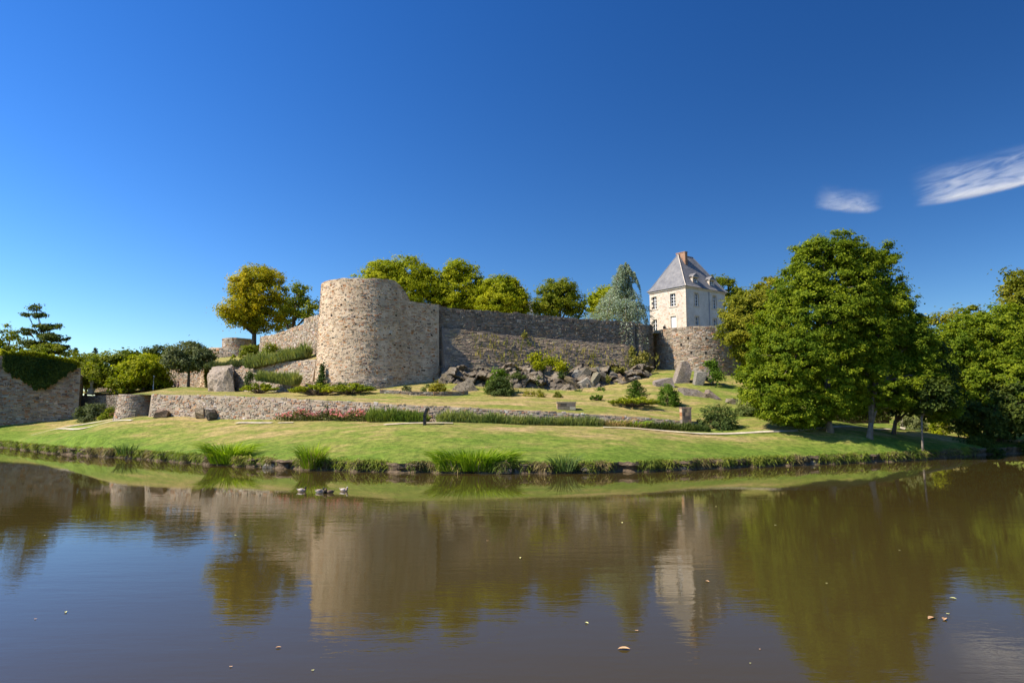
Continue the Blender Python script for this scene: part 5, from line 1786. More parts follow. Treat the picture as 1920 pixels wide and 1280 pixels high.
shrub('round_bush', 'compact round bright green bush beside the lichened grey rock', 1252, 70, (1.28, 1.2, 2.5), 'bright', 3800, 0.1, 70, up=0.3, clump_r=0.42)
shrub('large_bush', 'large mixed dark bush with a bright top in front of the crag', 938, 73.2, (1.9, 1.5, 2.3), 'shrub', 4200, 0.1, 70, clump_r=0.5)
shrub('leafy_fig_bush', 'bright large-leaved bush standing up behind the large dark bush', 935, 75, (1.6, 1.2, 3.4), 'bright', 1800, 0.17, 40, clump_r=0.6)
shrub('low_brown_bush', 'low brownish bush right of the large mixed dark bush', 1000, 73, (1.5, 0.8, 0.95), 'olive', 1300, 0.08, 34)
shrub('ball_bush', 'small round yellowish bush alone before the rocks of the crag', 1045, 73.5, (0.62, 0.5, 0.85), 'olive', 900, 0.07, 26)
shrub('yellow_shrub', 'golden yellow shrub behind the low stone kerb', 821, 72.4, (1.25, 0.9, 1.75), 'yellow', 2300, 0.09, 44)
shrub('grey_shrub', 'small grey-green rounded shrub left of the golden yellow shrub', 799, 73.2, (0.72, 0.6, 1.3), 'lavender', 1200, 0.07, 26)
shrub('grey_shrub', 'small grey-green bush in front of the right side of the round tower', 762, 73.2, (0.7, 0.6, 1.0), 'grey_green', 900, 0.07, 26)
# slope left of the tower
up_base = lambda px, py, d: at(px, py, d)
spiky('rosemary_hedge', 'long grey-green hedge on the bank below the lichened curtain wall', [at(470 + 100 * k / 11, 690 - 20 * k / 11, 88 - 4.5 * k / 11) for k in range(12)], 0.9, 1.75, 'lavender', 7600, 0.045, 'hedge', 0.45)
spiky('rosemary_bush', 'rounded grey-green bush hanging over the low slope wall', [at(490 + 62 * k / 7, 714 + 8 * k / 7, 81.5 - 1.0 * k / 7) for k in range(8)], 0.75, 1.55, 'lavender', 5200, 0.04, 'bush', 0.5)
spiky('dull_hedge', 'dull olive low hedge above the large wedge-shaped boulder', [at(392 + 62 * k / 7, 690 - 4 * k / 7, 95 - 3 * k / 7) for k in range(8)], 0.8, 1.0, 'grey_green', 3800, 0.045, 'hedge', 0.4)
shrub('leafy_shrub', 'leafy green shrub in front of the small far round tower', 466, 94, (1.5, 1.2, 3.6), 'maple_dark', 2300, 0.15, 44, base=at(466, 682, 94), clump_r=0.55)
shrub('leafy_shrub', 'lower leafy green shrub left of the lichened curtain wall', 505, 94, (1.5, 1.2, 2.6), 'maple_dark', 1700, 0.15, 36, base=at(507, 672, 94), clump_r=0.55)
shrub('sprig_shrub', 'small yellow-green sprig shrub below the far tower drum', 436, 96, (0.9, 0.7, 1.6), 'maple', 600, 0.13, 18, base=at(438, 684, 96))
# grass strips and hill of the slope
def slope_sheet(name, corners_top, corners_bot, mat):
    """sheet of turf between two surveyed lines"""
    rws = []
    for k in np.linspace(0, 1, 5):
        rws.append([tuple(Vector(b2).lerp(Vector(t), k)) for b2, t in zip(corners_bot, corners_top)])
    o = grid_mesh(name, np.array(rws), M[mat], smooth=True)
    put(o, kind='structure')


slope_sheet('grass_bank', [at(395, 672, 112), at(440, 668, 108), at(520, 660, 100), at(575, 655, 91), at(612, 655, 86)],
            [at(395, 690, 94), at(440, 687, 93.2), at(470, 682.5, 89.7), at(520, 679.5, 86.2), at(596, 672.5, 81.6)], 'lawn')
slope_sheet('grass_ledge', [at(424, 700, 93.3), at(470, 700, 89.5), at(520, 706, 86), at(575, 722, 82.4)],
            [at(424, 688, 90.1), at(470, 698, 87.2), at(520, 713.5, 83.3), at(575, 731, 80.5)], 'terrace')

# ivy
def ivy_on(surf, P, fn, n, leaf, size, root, name='ivy', s_rng=None, off=(0.05, 0.35), up=0.2):
    s = RNG.uniform(s_rng[0], s_rng[1], n)
    lo, hi = fn(s)
    z = lo + (hi - lo) * RNG.random(n)
    C = surf(s, z, RNG.uniform(off[0], off[1], n))
    x, y, nx, ny = P.at(s)
    nn = np.stack([nx, ny, np.full(n, up)], 1) + rand_dirs(n) * 0.7
    sz = size * RNG.uniform(0.6, 1.4, n)
    return quads_mesh(name, leaf_quads(C, nn, sz, sz * 0.75), LM[leaf], parent=root)


iv = thing('ivy_mat', 'thick dark ivy hanging in a deep curve over the top of the ruined wall', 'ivy', (rl[3].x, rl[3].y - 0.3, at(70, 730, 93).z))
s_of = lambda px: float(np.interp(px, [-170, -60, 0, 60, 110, 149], rP.l))
s_a, s_b = s_of(2), s_of(140)
sx_ = np.array([s_of(v) for v in (2, 20, 45, 70, 95, 115, 140)])
lowz = np.array([at(2, 682, 91).z, at(20, 700, 91.6).z, at(45, 718, 92.5).z, at(75, 732, 93.3).z, at(95, 722, 94).z, at(115, 706, 94.8).z, at(140, 690, 95.8).z])
wob = lambda s: np.array([mnoise.noise((float(q) * 1.1, 3.1, 0)) * 0.9 + mnoise.noise((float(q) * 3.7, 3.1, 0)) * 0.6 for q in s])
ivy_on(r_surf, rP, lambda s: (np.interp(s, sx_, lowz) + wob(s), r_top(s) + 0.2), 9000, 'ivy', 0.13, iv, 'foliage', (s_a, s_b), (0.08, 0.6))
n = 6500
s = RNG.uniform(s_a - 0.5, s_b + 0.4, n)
C = r_surf(s, r_top(s) + 0.15 + RNG.random(n) ** 1.3 * (0.8 + 0.6 * wob(s)), RNG.uniform(-1.6, 0.5, n))
sz = 0.13 * RNG.uniform(0.6, 1.4, n)
quads_mesh('crest', leaf_quads(C, rand_dirs(n) * 0.7 + np.array([0, 0, 0.9]), sz, sz * 0.7), LM['ivy_lit'], parent=iv)  # sunlit top of the ivy, painted by brighter leaves

def patch_ivy(name, label, spots, leaf, n, size, cat='ivy'):
    root = thing(name, label, cat, at(*spots[0][:3]))
    Cs = []
    for px, py, d, rx, ry in spots:
        k = d / F
        c = np.array(at(px, py, d))
        Cs.append(c + RNG.normal(size=(n // len(spots), 3)) * np.array([rx * k * 0.5, 0.12, ry * k * 0.5]))
    C = np.concatenate(Cs)
    sz = size * RNG.uniform(0.6, 1.4, len(C))
    quads_mesh('foliage', leaf_quads(C, rand_dirs(len(C)) * 0.8 + np.array([0, -0.6, 0.4]), sz, sz * 0.7), LM[leaf], parent=root)


patch_ivy('tower_ivy', 'narrow strip of ivy climbing the left foot of the round tower', [(604, 692, 76.9, 5, 12), (603, 708, 76.6, 7, 10), (600, 718, 76.3, 9, 6)], 'ivy', 1300, 0.09)
patch_ivy('foot_creeper', 'pale creeper on the footing below the round tower', [(640, 722, 75.2, 14, 6), (690, 727, 75.0, 9, 4)], 'shrub', 600, 0.08, 'plant')
patch_ivy('wall_creeper', 'green creeper on the low slope wall beside the large boulder', [(464, 715, 84.2, 6, 16), (470, 705, 84.4, 5, 8)], 'shrub', 900, 0.09)
patch_ivy('stump_ivy', 'bright ivy over the narrow upright rock', [(1338, 688, 80.6, 10, 12), (1345, 705, 80.2, 14, 12), (1332, 682, 80.6, 10, 6)], 'bright', 1900, 0.1)
patch_ivy('hanging_weeds', 'bright green weeds hanging over the crag under the revetment', [(1005, 672, 82.4, 14, 10), (1035, 678, 82.6, 18, 9), (1012, 685, 82, 12, 7), (1052, 688, 82, 10, 9)], 'maple', 2200, 0.11, 'plant')
patch_ivy('pier_creeper', 'yellow-green creeper on the right side of the gate pier', [(386, 700, 101.3, 3, 18)], 'ivy_lit', 700, 0.1)
patch_ivy('bastion_fern', 'small green fern tuft in the joints of the house bastion', [(1240, 644, 96.8, 4, 4)], 'bright', 160, 0.09, 'plant')
patch_ivy('wall_tuft', 'ochre green tuft growing on the crest of the slate revetment', [(984, 628, 85.2, 5, 6)], 'weed', 220, 0.1, 'plant')
patch_ivy('terrace_wall_creeper', 'creeper hanging down the terrace wall above the pink roses', [(618, 756, 65.6, 5, 6), (614, 764, 65.5, 3, 5)], 'shrub', 420, 0.07)
patch_ivy('bastion_weeds', 'ochre dry weeds at the foot of the corner bastion', [(1195, 680, 88.6, 12, 9), (1208, 668, 89.5, 8, 8), (1185, 660, 89.5, 5, 10)], 'weed', 1500, 0.12, 'plant')

for lab_, spots_, lf_, n_ in [('ochre dry weeds in the clefts at the left of the crag', [(925, 715, 79.6, 8, 8), (850, 700, 80.4, 9, 7), (905, 694, 82.4, 12, 6), (880, 688, 82.4, 12, 5), (965, 690, 82.6, 10, 6)], 'weed', 700),
                              ('green weeds in the clefts in the middle of the crag', [(990, 735, 78.2, 10, 5), (1060, 690, 83.4, 12, 6), (1010, 712, 79.4, 6, 8), (1052, 702, 80.4, 6, 6), (1085, 735, 78.6, 8, 4), (1128, 742, 78.0, 9, 4), (1030, 738, 78.4, 7, 4)], 'shrub', 1500),
                              ('green and ochre weeds over the right end of the crag', [(1110, 690, 84.4, 10, 6), (1140, 712, 81.6, 4, 7), (1168, 736, 80.4, 8, 5), (1160, 692, 85.2, 12, 5)], 'weed', 900)]:
    patch_ivy('crag_weeds', lab_, spots_, lf_, n_, 0.1, 'plant')

# wall weeds: tall thin stalks rooted in the revetment
n = 330
px = RNG.uniform(880, 1225, n)
t = RNG.random(n)
base = []
for x, q in zip(px, t):
    dd = np.interp(x, [826, 1178, 1230], [82.0, 90.4, 91.5])
    ztop = np.interp(x, [826, 870, 1000, 1178, 1230], rvt + [rvt[-1]])
    zz = ztop - 0.5 - q ** 0.7 * 3.4
    p = at(x, 660, dd)
    o = 0.34 * (ztop - zz) + 0.25
    base.append((p.x + 0.13 + o * 0.4, p.y - 0.3 - o * 0.92, zz))
base = np.array(base)
hgt = RNG.uniform(0.2, 0.7, n)
tip = base + np.stack([RNG.normal(size=n) * 0.12, RNG.normal(size=n) * 0.1 - 0.1, hgt], 1)
ww = quads_mesh('wall_weeds', np.concatenate([blades(base + RNG.normal(size=base.shape) * 0.05 * k, tip + RNG.normal(size=base.shape) * 0.06 * k, 0.03, 0.1) for k in range(3)]), LM['weed'])
put(ww, 'ochre wild stalks scattered over the slate revetment', 'weeds', kind='stuff')

# reeds by the water
def at_bank(px, dz=0.25):
    x = float(np.interp(px, [p[0] for p in shore_px], [p.x for p in shore]))
    return Vector((x, float(shore_y(x)) - 0.12, dz))


reeds('iris_clump', 'full bright green iris clump at the water edge left of centre', 425, 0, 1.35, 1.75, 760, 'reed', 0.9, 0.026, at_bank(427), dry=0.05)
reeds('iris_clump', 'tall narrow clump of iris with dry stalks, second from the left tuft of the shore', 587, 0, 0.65, 1.9, 460, 'reed', 0.55, 0.02, at_bank(588), dry=0.35)
reeds('iris_clump', 'widest iris clump at the centre of the shore leaning to the right', 890, 0, 2.5, 1.6, 1150, 'reed', 0.8, 0.026, at_bank(890), dry=0.06)
reeds('iris_clump', 'small blue-green flag iris right of the widest clump', 1056, 0, 0.75, 1.25, 190, 'reed_blue', 0.65, 0.024, at_bank(1056))
reeds('iris_clump', 'small grey-green iris tuft on the left part of the shore', 243, 0, 0.8, 1.1, 110, 'reed_blue', 0.6, 0.028, at_bank(243, 0.5))

# grass hanging over the bank
bxs = RNG.uniform(-72, 45, 48000)
by = shore_y(bxs)
kind_ = np.array([mnoise.noise((float(q) * 0.7, 0.3, 0.0)) for q in bxs]) + RNG.normal(size=len(bxs)) * 0.18
def bank_blades(mask, leaf, name, label):
    thin = np.array([mnoise.noise((float(q_) * 0.45, 8.0, 0.0)) for q_ in bxs]) + RNG.normal(size=len(bxs)) * 0.2 > -0.08
    mask = mask & thin
    x = bxs[mask]
    y = by[mask]
    m_ = len(x)
    q = RNG.random(m_)
    bs = np.stack([x, y - 0.12 + q * 0.45 + RNG.normal(size=m_) * 0.05, 0.58 + RNG.random(m_) * 0.1 - (q < 0.3) * RNG.random(m_) * 0.4], 1)
    tip = bs + np.stack([RNG.normal(size=m_) * 0.2, -RNG.random(m_) * 0.34 + 0.04, RNG.uniform(-0.36, 0.09, m_)], 1)
    o = quads_mesh(name, blades(bs, tip, 0.024, 0.5), LM[leaf])
    put(o, label, 'grass', kind='stuff')
bank_blades(kind_ > -0.22, 'bank', 'bank_grass', 'green grass fringe hanging over the edge of the pond bank')
bank_blades(kind_ <= -0.22, 'bank_dry', 'dry_bank_grass', 'dry brownish grass fringe along the edge of the pond bank')
# ================================================================== PATHS
def path_strip(name, pts, w):
    pts = [Vector(p) for p in pts]
    P = Path([(p.x, p.y) for p in pts], True)
    ss = np.linspace(0, P.L, int(P.L / 0.4) + 2)
    x, y, nx, ny = P.at(ss)
    rws = []
    for k in np.linspace(-0.5, 0.5, 5):
        j = np.array([mnoise.noise((float(s) * 0.8, k * 3, 2.0)) * 0.12 for s in ss])
        X, Y = x + nx * (w + j) * k, y + ny * (w + j) * k
        rws.append(np.stack([X, Y, ground_z(X, Y) + 0.09 - abs(k) * 0.03], 1))
    o = grid_mesh(name, np.array(rws), M['gravel'], smooth=True, flip=False)
    put(o, kind='structure')


path_strip('gravel_path', [on_ground(px_, d) for px_, d in [(445, 66.4), (480, 65.5), (512, 64.8)]], 0.5)
path_strip('gravel_path', [on_ground(px_, d) for px_, d in [(524, 64.5), (552, 64.0)]], 0.35)
path_strip('gravel_path', [on_ground(px_, d) for px_, d in [(722, 58.3), (760, 58.0), (800, 57.8), (850, 57.8)]], 0.7)
path_strip('gravel_path', [on_ground(px_, d) for px_, d in [(1130, 58.4), (1200, 58.4), (1300, 58.7), (1400, 59.6), (1480, 60.4), (1560, 63), (1640, 67), (1690, 74), (1690, 84)]], 0.5)
path_strip('gravel_path', [on_ground(px_, d) for px_, d in [(226, 80), (205, 79), (160, 79.5), (100, 81), (66, 82)]], 0.6)
path_strip('gravel_path', [on_ground(px_, d) for px_, d in [(100, 80.6), (150, 76.5), (200, 73.8), (250, 71.5)]], 0.4)

# ================================================================== SMALL THINGS
# information stand
b0 = on_ground(797, 56.6)
st = thing('information_stand', 'slim black information stand with a tilted panel on the lawn', 'sign', b0)
mb = MB()
mb.box((b0.x - 0.10, b0.y - 0.3, b0.z - 0.2), (b0.x + 0.10, b0.y + 0.3, b0.z + 0.78))
mb.build('post', M['black_metal'], parent=st)
mb = MB()
pz = b0.z + 0.74
mb.box8([(b0.x - 0.12, b0.y - 0.42, pz), (b0.x + 0.08, b0.y - 0.42, pz), (b0.x + 0.08, b0.y + 0.42, pz), (b0.x - 0.12, b0.y + 0.42, pz),
         (b0.x + 0.12, b0.y - 0.42, pz + 0.64), (b0.x + 0.32, b0.y - 0.42, pz + 0.6), (b0.x + 0.32, b0.y + 0.42, pz + 0.6), (b0.x + 0.12, b0.y + 0.42, pz + 0.64)])
mb.build('panel', M['black_metal'], parent=st)

# terracotta pot by the recess
tp = on_ground(216, 88)
pot = thing('terracotta_pot', 'orange terracotta planter in the shaded recess beside the terrace end', 'pot', tp)
mb = MB()
mb.box((tp.x - 0.42, tp.y - 0.3, tp.z), (tp.x + 0.42, tp.y + 0.3, tp.z + 0.62))
mb.box((tp.x - 0.47, tp.y - 0.35, tp.z + 0.602), (tp.x + 0.47, tp.y + 0.35, tp.z + 0.72))
mb.build('planter_body', M['terracotta'], parent=pot)
V = np.array(tp) + np.array([0, 0, 0.95]) + RNG.normal(size=(260, 3)) * np.array([0.3, 0.2, 0.2])
quads_mesh('plant', leaf_quads(V, rand_dirs(260), 0.09, 0.05), LM['shrub'], parent=pot)
shrub('recess_bush', 'large dull grey-green bush in shade between the ruined wall and the terrace end', 178, 88, (2.6, 1.8, 3.0), 'grey_green', 4200, 0.13, 80, clump_r=0.6)
shrub('recess_shrub', 'smaller yellow-green shrub right of the dull bush in the recess', 205, 86, (1.5, 1.0, 2.0), 'maple_dark', 1500, 0.12, 34)

# thin white post among the garden trees
wp = on_ground(286, 97)
mb = MB()
mb.tube([wp - Vector((0, 0, 0.2)), wp + Vector((0, 0, 1.7))], [0.06, 0.06], 8)
mb.lathe([(0.06, 1.7), (0.11, 1.74), (0.11, 1.95), (0.04, 2.0)], wp, 8)
put(mb.build('garden_post', M['white_paint'], loc=wp), 'thin white post between the garden trees and the seated couple', 'post')

# ---- figures grown from a skeleton
def skin_mesh(verts, edges, rads, levels=2, rootv=0):
    me = bpy.data.meshes.new('skin')
    me.from_pydata([tuple(v) for v in verts], edges, [])
    o = bpy.data.objects.new('skin', me)
    COL.objects.link(o)
    md = o.modifiers.new('Skin', 'SKIN')
    md.use_smooth_shade = True
    for i, r in enumerate(rads):
        me.skin_vertices[0].data[i].radius = (r, r) if not isinstance(r, tuple) else r
    me.skin_vertices[0].data[rootv].use_root = True
    s = o.modifiers.new('Sub', 'SUBSURF')
    s.levels = s.render_levels = levels
    dg = bpy.context.evaluated_depsgraph_get()
    ev = o.evaluated_get(dg)
    out = bpy.data.meshes.new_from_object(ev)
    bpy.data.objects.remove(o)
    return out


def seated_person(name, label, base, face, top, legs, hairc, skinc=(0.45, 0.27, 0.19)):
    """sits on the ground, knees up, arms round the knees; face = heading angle"""
    # x forward, y left, z up
    V = [(0, 0, 0.12), (0.02, 0, 0.34), (0.06, 0, 0.52), (0.07, 0, 0.60), (0.10, 0, 0.68), (0.11, 0, 0.80)]
    R = [0.14, 0.125, 0.11, 0.05, 0.085, 0.075]
    E_ = [(0, 1), (1, 2), (2, 3), (3, 4), (4, 5)]
    part = ['legs', 'top', 'top', 'skin', 'skin', 'skin']
    for s in (1, -1):
        k = len(V)
        V += [(0.02, 0.10 * s, 0.10), (0.36, 0.12 * s, 0.36), (0.62, 0.11 * s, 0.05), (0.74, 0.12 * s, 0.03)]
        R += [0.095, 0.065, 0.045, 0.035]
        part += ['legs', 'legs', 'legs', 'legs']
        E_ += [(0, k), (k, k + 1), (k + 1, k + 2), (k + 2, k + 3)]
        k = len(V)
        V += [(0.06, 0.17 * s, 0.52), (0.16, 0.22 * s, 0.28), (0.36, 0.10 * s, 0.40), (0.43, 0.06 * s, 0.41)]
        R += [0.055, 0.042, 0.03, 0.03]
        part += ['top', 'top', 'skin', 'skin']
        E_ += [(2, k), (k, k + 1), (k + 1, k + 2), (k + 2, k + 3)]
        h = k + 3
        for j, (dx, dy, dz, ln) in enumerate(((0.03, -0.03, 0.02, 0.05), (0.05, -0.02, 0.008, 0.075), (0.055, -0.01, 0.0, 0.08), (0.05, 0.0, -0.01, 0.072), (0.04, 0.008, -0.018, 0.058))):
            m_ = len(V)
            b_ = V[h]
            V += [(b_[0] + dx * 0.7, b_[1] + dy * s, b_[2] + dz), (b_[0] + dx * 0.7 + ln * 0.5, b_[1] + dy * s * 1.3, b_[2] + dz - 0.02)]
            R += [0.0095, 0.008]
            part += ['skin', 'skin']
            E_ += [(h, m_), (m_, m_ + 1)]
    ca, sa = math.cos(face), math.sin(face)
    base = Vector(base)
    W = [Vector((base.x + v[0] * ca - v[1] * sa, base.y + v[0] * sa + v[1] * ca, base.z + v[2])) for v in V]
    me = skin_mesh([w - base for w in W], E_, R)
    mats = {k: simple_mat(name + k, c, 0.85, 0.1, 6, 30, 0.1) for k, c in (('top', top), ('legs', legs), ('skin', skinc))}
    keys = ['top', 'legs', 'skin']
    for k in keys: me.materials.append(mats[k])
    seg = np.array([tuple(w - base) for w in W])
    for p in me.polygons:
        i = int(np.argmin(((seg - np.array(p.center)) ** 2).sum(1)))
        p.material_index = keys.index(part[i])
    o = bpy.data.objects.new(name, me)
    COL.objects.link(o)
    o.location = base
    ROOT[o.name] = base
    put(o, label, 'person')
    T = lambda x, y, z: Vector((base.x + x * ca - y * sa, base.y + x * sa + y * ca, base.z + z))
    mb = MB()
    mb.lathe([(0.02, -0.10), (0.085, -0.09), (0.105, -0.02), (0.105, 0.05), (0.075, 0.105), (0.02, 0.125)], T(0.075, 0, 0.755), 10)
    mb.build('hair', simple_mat(name + 'hair', hairc, 0.6, 0.2, 20, 40, 0.2), parent=o, smooth=True)
    mb = MB()
    mb.tube([T(0.18, 0, 0.755), T(0.205, 0, 0.735), T(0.185, 0, 0.72)], [0.012, 0.016, 0.012], 6)
    mb.build('nose', mats['skin'], parent=o, smooth=True)
    mb = MB()
    for s in (1, -1):
        mb.lathe([(0.004, -0.01), (0.012, 0), (0.004, 0.01)], T(0.182, 0.03 * s, 0.765), 6)
    mb.build('eyes', M['black_metal'], parent=o)
    mb = MB()
    mb.tube([T(0.18, 0.025, 0.695), T(0.188, 0, 0.692), T(0.18, -0.025, 0.695)], [0.006, 0.009, 0.006], 5)
    mb.build('mouth', M['terracotta'], parent=o)
    return o


pb = on_ground(326, 95.5)
seated_person('person', 'person in black sitting on the terrace grass, left of the pair', pb, math.radians(-20), (0.012, 0.012, 0.014), (0.015, 0.015, 0.02), (0.02, 0.014, 0.01))
pb = on_ground(333.5, 95.8)
seated_person('person', 'person in a pink top sitting on the terrace grass, right of the pair', pb, math.radians(200), (0.42, 0.22, 0.27), (0.03, 0.015, 0.02), (0.03, 0.012, 0.008))

# statue on a pedestal at the left
sb = on_ground(170, 99.5)
sr = thing('garden_statue', 'weathered white stone statue on a pedestal beside the left garden tree', 'statue', sb)
mb = MB()
mb.box((sb.x - 0.42, sb.y - 0.42, sb.z - 0.2), (sb.x + 0.42, sb.y + 0.42, sb.z + 0.16))
mb.box((sb.x - 0.30, sb.y - 0.30, sb.z + 0.162), (sb.x + 0.30, sb.y + 0.30, sb.z + 0.62))
mb.box((sb.x - 0.36, sb.y - 0.36, sb.z + 0.622), (sb.x + 0.36, sb.y + 0.36, sb.z + 0.72))
mb.build('pedestal', M['statue_stone'], parent=sr)
sv = [(0, 0, 0.5), (0, 0, 0.72), (0.02, 0, 0.92), (0.02, 0, 1.02), (0.03, 0, 1.12), (0.03, -0.01, 1.2), (0.07, 0, 0.25), (0.07, 0, 0.03), (-0.08, 0, 0.25), (-0.08, 0, 0.03), (0.18, 0, 0.9), (0.26, -0.05, 0.68), (0.16, -0.16, 0.6), (-0.15, 0, 0.9), (-0.22, -0.06, 0.68), (-0.1, -0.2, 0.8)]
sr_ = [0.15, 0.14, 0.14, 0.055, 0.09, 0.08, 0.11, 0.1, 0.11, 0.1, 0.06, 0.05, 0.045, 0.06, 0.05, 0.045]
se = [(0, 1), (1, 2), (2, 3), (3, 4), (4, 5), (0, 6), (6, 7), (0, 8), (8, 9), (2, 10), (10, 11), (11, 12), (2, 13), (13, 14), (14, 15)]
me = skin_mesh([Vector(v) * 1.15 + Vector((0, 0, 0.72)) for v in sv], se, [r * 1.15 for r in sr_])
link_mesh('figure', me, M['statue_stone'], parent=sr)

# ducks
def duck(label, px, py, heading, body, head, rump, scale=0.82, dip=False):
    p = atz(px, py, 0.0)
    root = thing('duck', label, 'duck', p, 'ducks on the pond')
    ca, sa = math.cos(heading) * scale, math.sin(heading) * scale
    T = lambda x, y, z: Vector((p.x + x * ca - y * sa, p.y + x * sa + y * ca, p.z + z * scale))
    mb = MB()
    mb.tube([T(-0.27, 0, 0.13), T(-0.22, 0, 0.11), T(-0.12, 0, 0.075), T(0, 0, 0.06), T(0.12, 0, 0.07), T(0.18, 0, 0.10), T(0.205, 0, 0.15), T(0.205, 0, 0.20), T(0.215, 0, 0.235), T(0.235, 0, 0.262), T(0.245, 0, 0.275)],
            [(0.012, 0.03), (0.04, 0.06), (0.085, 0.095), (0.10, 0.11), (0.09, 0.095), (0.065, 0.07), (0.042, 0.042), (0.036, 0.036), (0.045, 0.042), (0.04, 0.036), (0.012, 0.012)], 10)
    mb.build('body', body, parent=root, smooth=True)
    mb = MB()
    mb.tube([T(0.198, 0, 0.165), T(0.207, 0, 0.205), T(0.218, 0, 0.237), T(0.237, 0, 0.264), T(0.247, 0, 0.28)], [0.042, 0.041, 0.05, 0.045, 0.015], 10)
    mb.build('head', head, parent=root, smooth=True)
    mb = MB()
    mb.tube([T(0.255, 0, 0.238), T(0.29, 0, 0.228), T(0.325, 0, 0.224)], [(0.018, 0.018), (0.022, 0.01), (0.016, 0.006)], 8)
    mb.build('bill', M['bill'], parent=root, smooth=True)
    for s in (1, -1):
        mb = MB()
        mb.tube([T(0.09, 0.085 * s, 0.11), T(0.0, 0.105 * s, 0.12), T(-0.12, 0.085 * s, 0.125), T(-0.24, 0.03 * s, 0.14)], [(0.02, 0.04), (0.02, 0.06), (0.018, 0.05), (0.006, 0.012)], 8)
        mb.build('wing', rump, parent=root, smooth=True)
    mb = MB()
    mb.tube([T(-0.20, 0, 0.125), T(-0.27, 0, 0.15), T(-0.33, 0, 0.185)], [(0.05, 0.03), (0.04, 0.018), (0.02, 0.005)], 8)
    mb.build('tail', rump, parent=root, smooth=True)


M['bill'] = simple_mat('duck_bill', (0.45, 0.27, 0.04), 0.5, 0.1, 10, 20, 0.05)
fw_ = simple_mat('feather_white', (0.45, 0.39, 0.33), 0.8, 0.12, 8, 40, 0.3)
fb_ = simple_mat('feather_brown', (0.13, 0.085, 0.055), 0.8, 0.3, 12, 40, 0.3)
fd_ = simple_mat('feather_dark', (0.03, 0.028, 0.02), 0.7, 0.3, 12, 40, 0.3)
fp_ = simple_mat('feather_pale_tan', (0.34, 0.25, 0.18), 0.8, 0.2, 10, 40, 0.3)
duck('pale duck with a dark head at the left of the group, facing right', 566, 921, math.radians(5), fp_, fd_, fw_)
duck('duck with a pale tail and dark head, second from the left', 600, 922.5, math.radians(20), fw_, fd_, fp_)
duck('small dark duck seen end-on in the middle of the group', 609, 924, math.radians(95), fd_, fd_, fb_)
duck('brown duck with a white tail tip facing left, right of the end-on one', 618, 924, math.radians(185), fb_, fb_, fb_)
duck('white and tan duck with its head raised at the right of the group', 645, 920.5, math.radians(-8), fp_, fw_, fw_)

# leaves floating on the water
lmat = simple_mat('fallen_leaf', (0.55, 0.33, 0.17), 0.8, 0.2, 10, 40, 0.2)
ymat = simple_mat('fallen_leaf_yellow', (0.52, 0.50, 0.20), 0.8, 0.2, 10, 40, 0.2)
for px_, py_, s_, mt, lab in [(1170, 1217, 0.11, lmat, 'largest tan leaf floating low in the middle right of the water'), (1746, 1159, 0.11, lmat, 'tan leaf floating at right, left one of two'), (1771, 1161, 0.10, lmat, 'tan leaf floating at right, right one of two'),
                              (522, 1214, 0.05, lmat, 'small tan leaf floating left of the bottom centre'), (1100, 1168, 0.05, ymat, 'small yellow leaf floating above the largest tan leaf'), (1166, 980, 0.09, ymat, 'pale leaf floating below the stone block reflection'),
                              (123, 1148, 0.06, ymat, 'tiny pale leaf floating at the lower left'), (975, 1046, 0.07, ymat, 'tiny pale leaf floating near the middle of the water'), (1326, 1090, 0.06, lmat, 'tiny tan leaf beside the house reflection'), (1787, 1122, 0.07, ymat, 'tiny yellow leaf above the two tan leaves at right')]:
    p = atz(px_, py_, 0.0)
    a = random.uniform(0, 6)
    mb = MB()
    rim = []
    for j in range(10):
        th = 2 * PI * j / 10
        r = 0.8 * s_ * (1.0 if j % 5 else 1.25)
        x, y = r * math.cos(th), 0.55 * r * math.sin(th)
        rim.append((p.x + x * math.cos(a) - y * math.sin(a), p.y + x * math.sin(a) + y * math.cos(a), 0.012 + 0.25 * s_ * abs(math.sin(th))))
    k = [(p.x, p.y, 0.008)] + rim
    mb.poly(k, [(0, j + 1, (j + 1) % 10 + 1) for j in range(10)])
    o = mb.build('floating_leaf', mt, loc=Vector((p.x, p.y, 0.008)))
    put(o, lab, 'leaf', 'leaves floating on the pond')

rf = random.Random(5)
for k in range(16):
    p = atz(rf.uniform(60, 1880), rf.uniform(930, 1270), 0.0)
    q = rf.uniform(0.018, 0.035) * (p.y / 14.0) ** 0.6
    a = rf.uniform(0, 6)
    mb = MB()
    rim = [(p.x + q * math.cos(a + t_) * (1.3 if j % 2 else 0.8), p.y + q * 0.7 * math.sin(a + t_), 0.012 + 0.15 * q * (j % 2)) for j, t_ in enumerate(np.linspace(0, 2 * PI, 7)[:-1])]
    mb.poly([(p.x, p.y, 0.009)] + rim, [(0, j + 1, (j + 1) % 6 + 1) for j in range(6)])
    put(mb.build('water_fleck', ymat if k % 3 else lmat, loc=Vector((p.x, p.y, 0.009))), 'hardly visible fleck of plant litter adrift on the pond', 'litter', 'flecks of litter on the pond')

# plants on the house terrace
for px_, lab, w_ in ((1294, 'potted yucca-like plant at the corner of the house', 0.5), (1325, 'spiky terrace plant below the house front between its lower windows', 0.8)):
    d = 99.2 if px_ < 1300 else 100.5
    p = at(px_, 610, d)
    reeds('terrace_plant', lab, px_, d, w_ * 0.6, 1.6, 150, 'conifer', 0.5, 0.04, (p.x, p.y, CT + 0.1), 'plant')

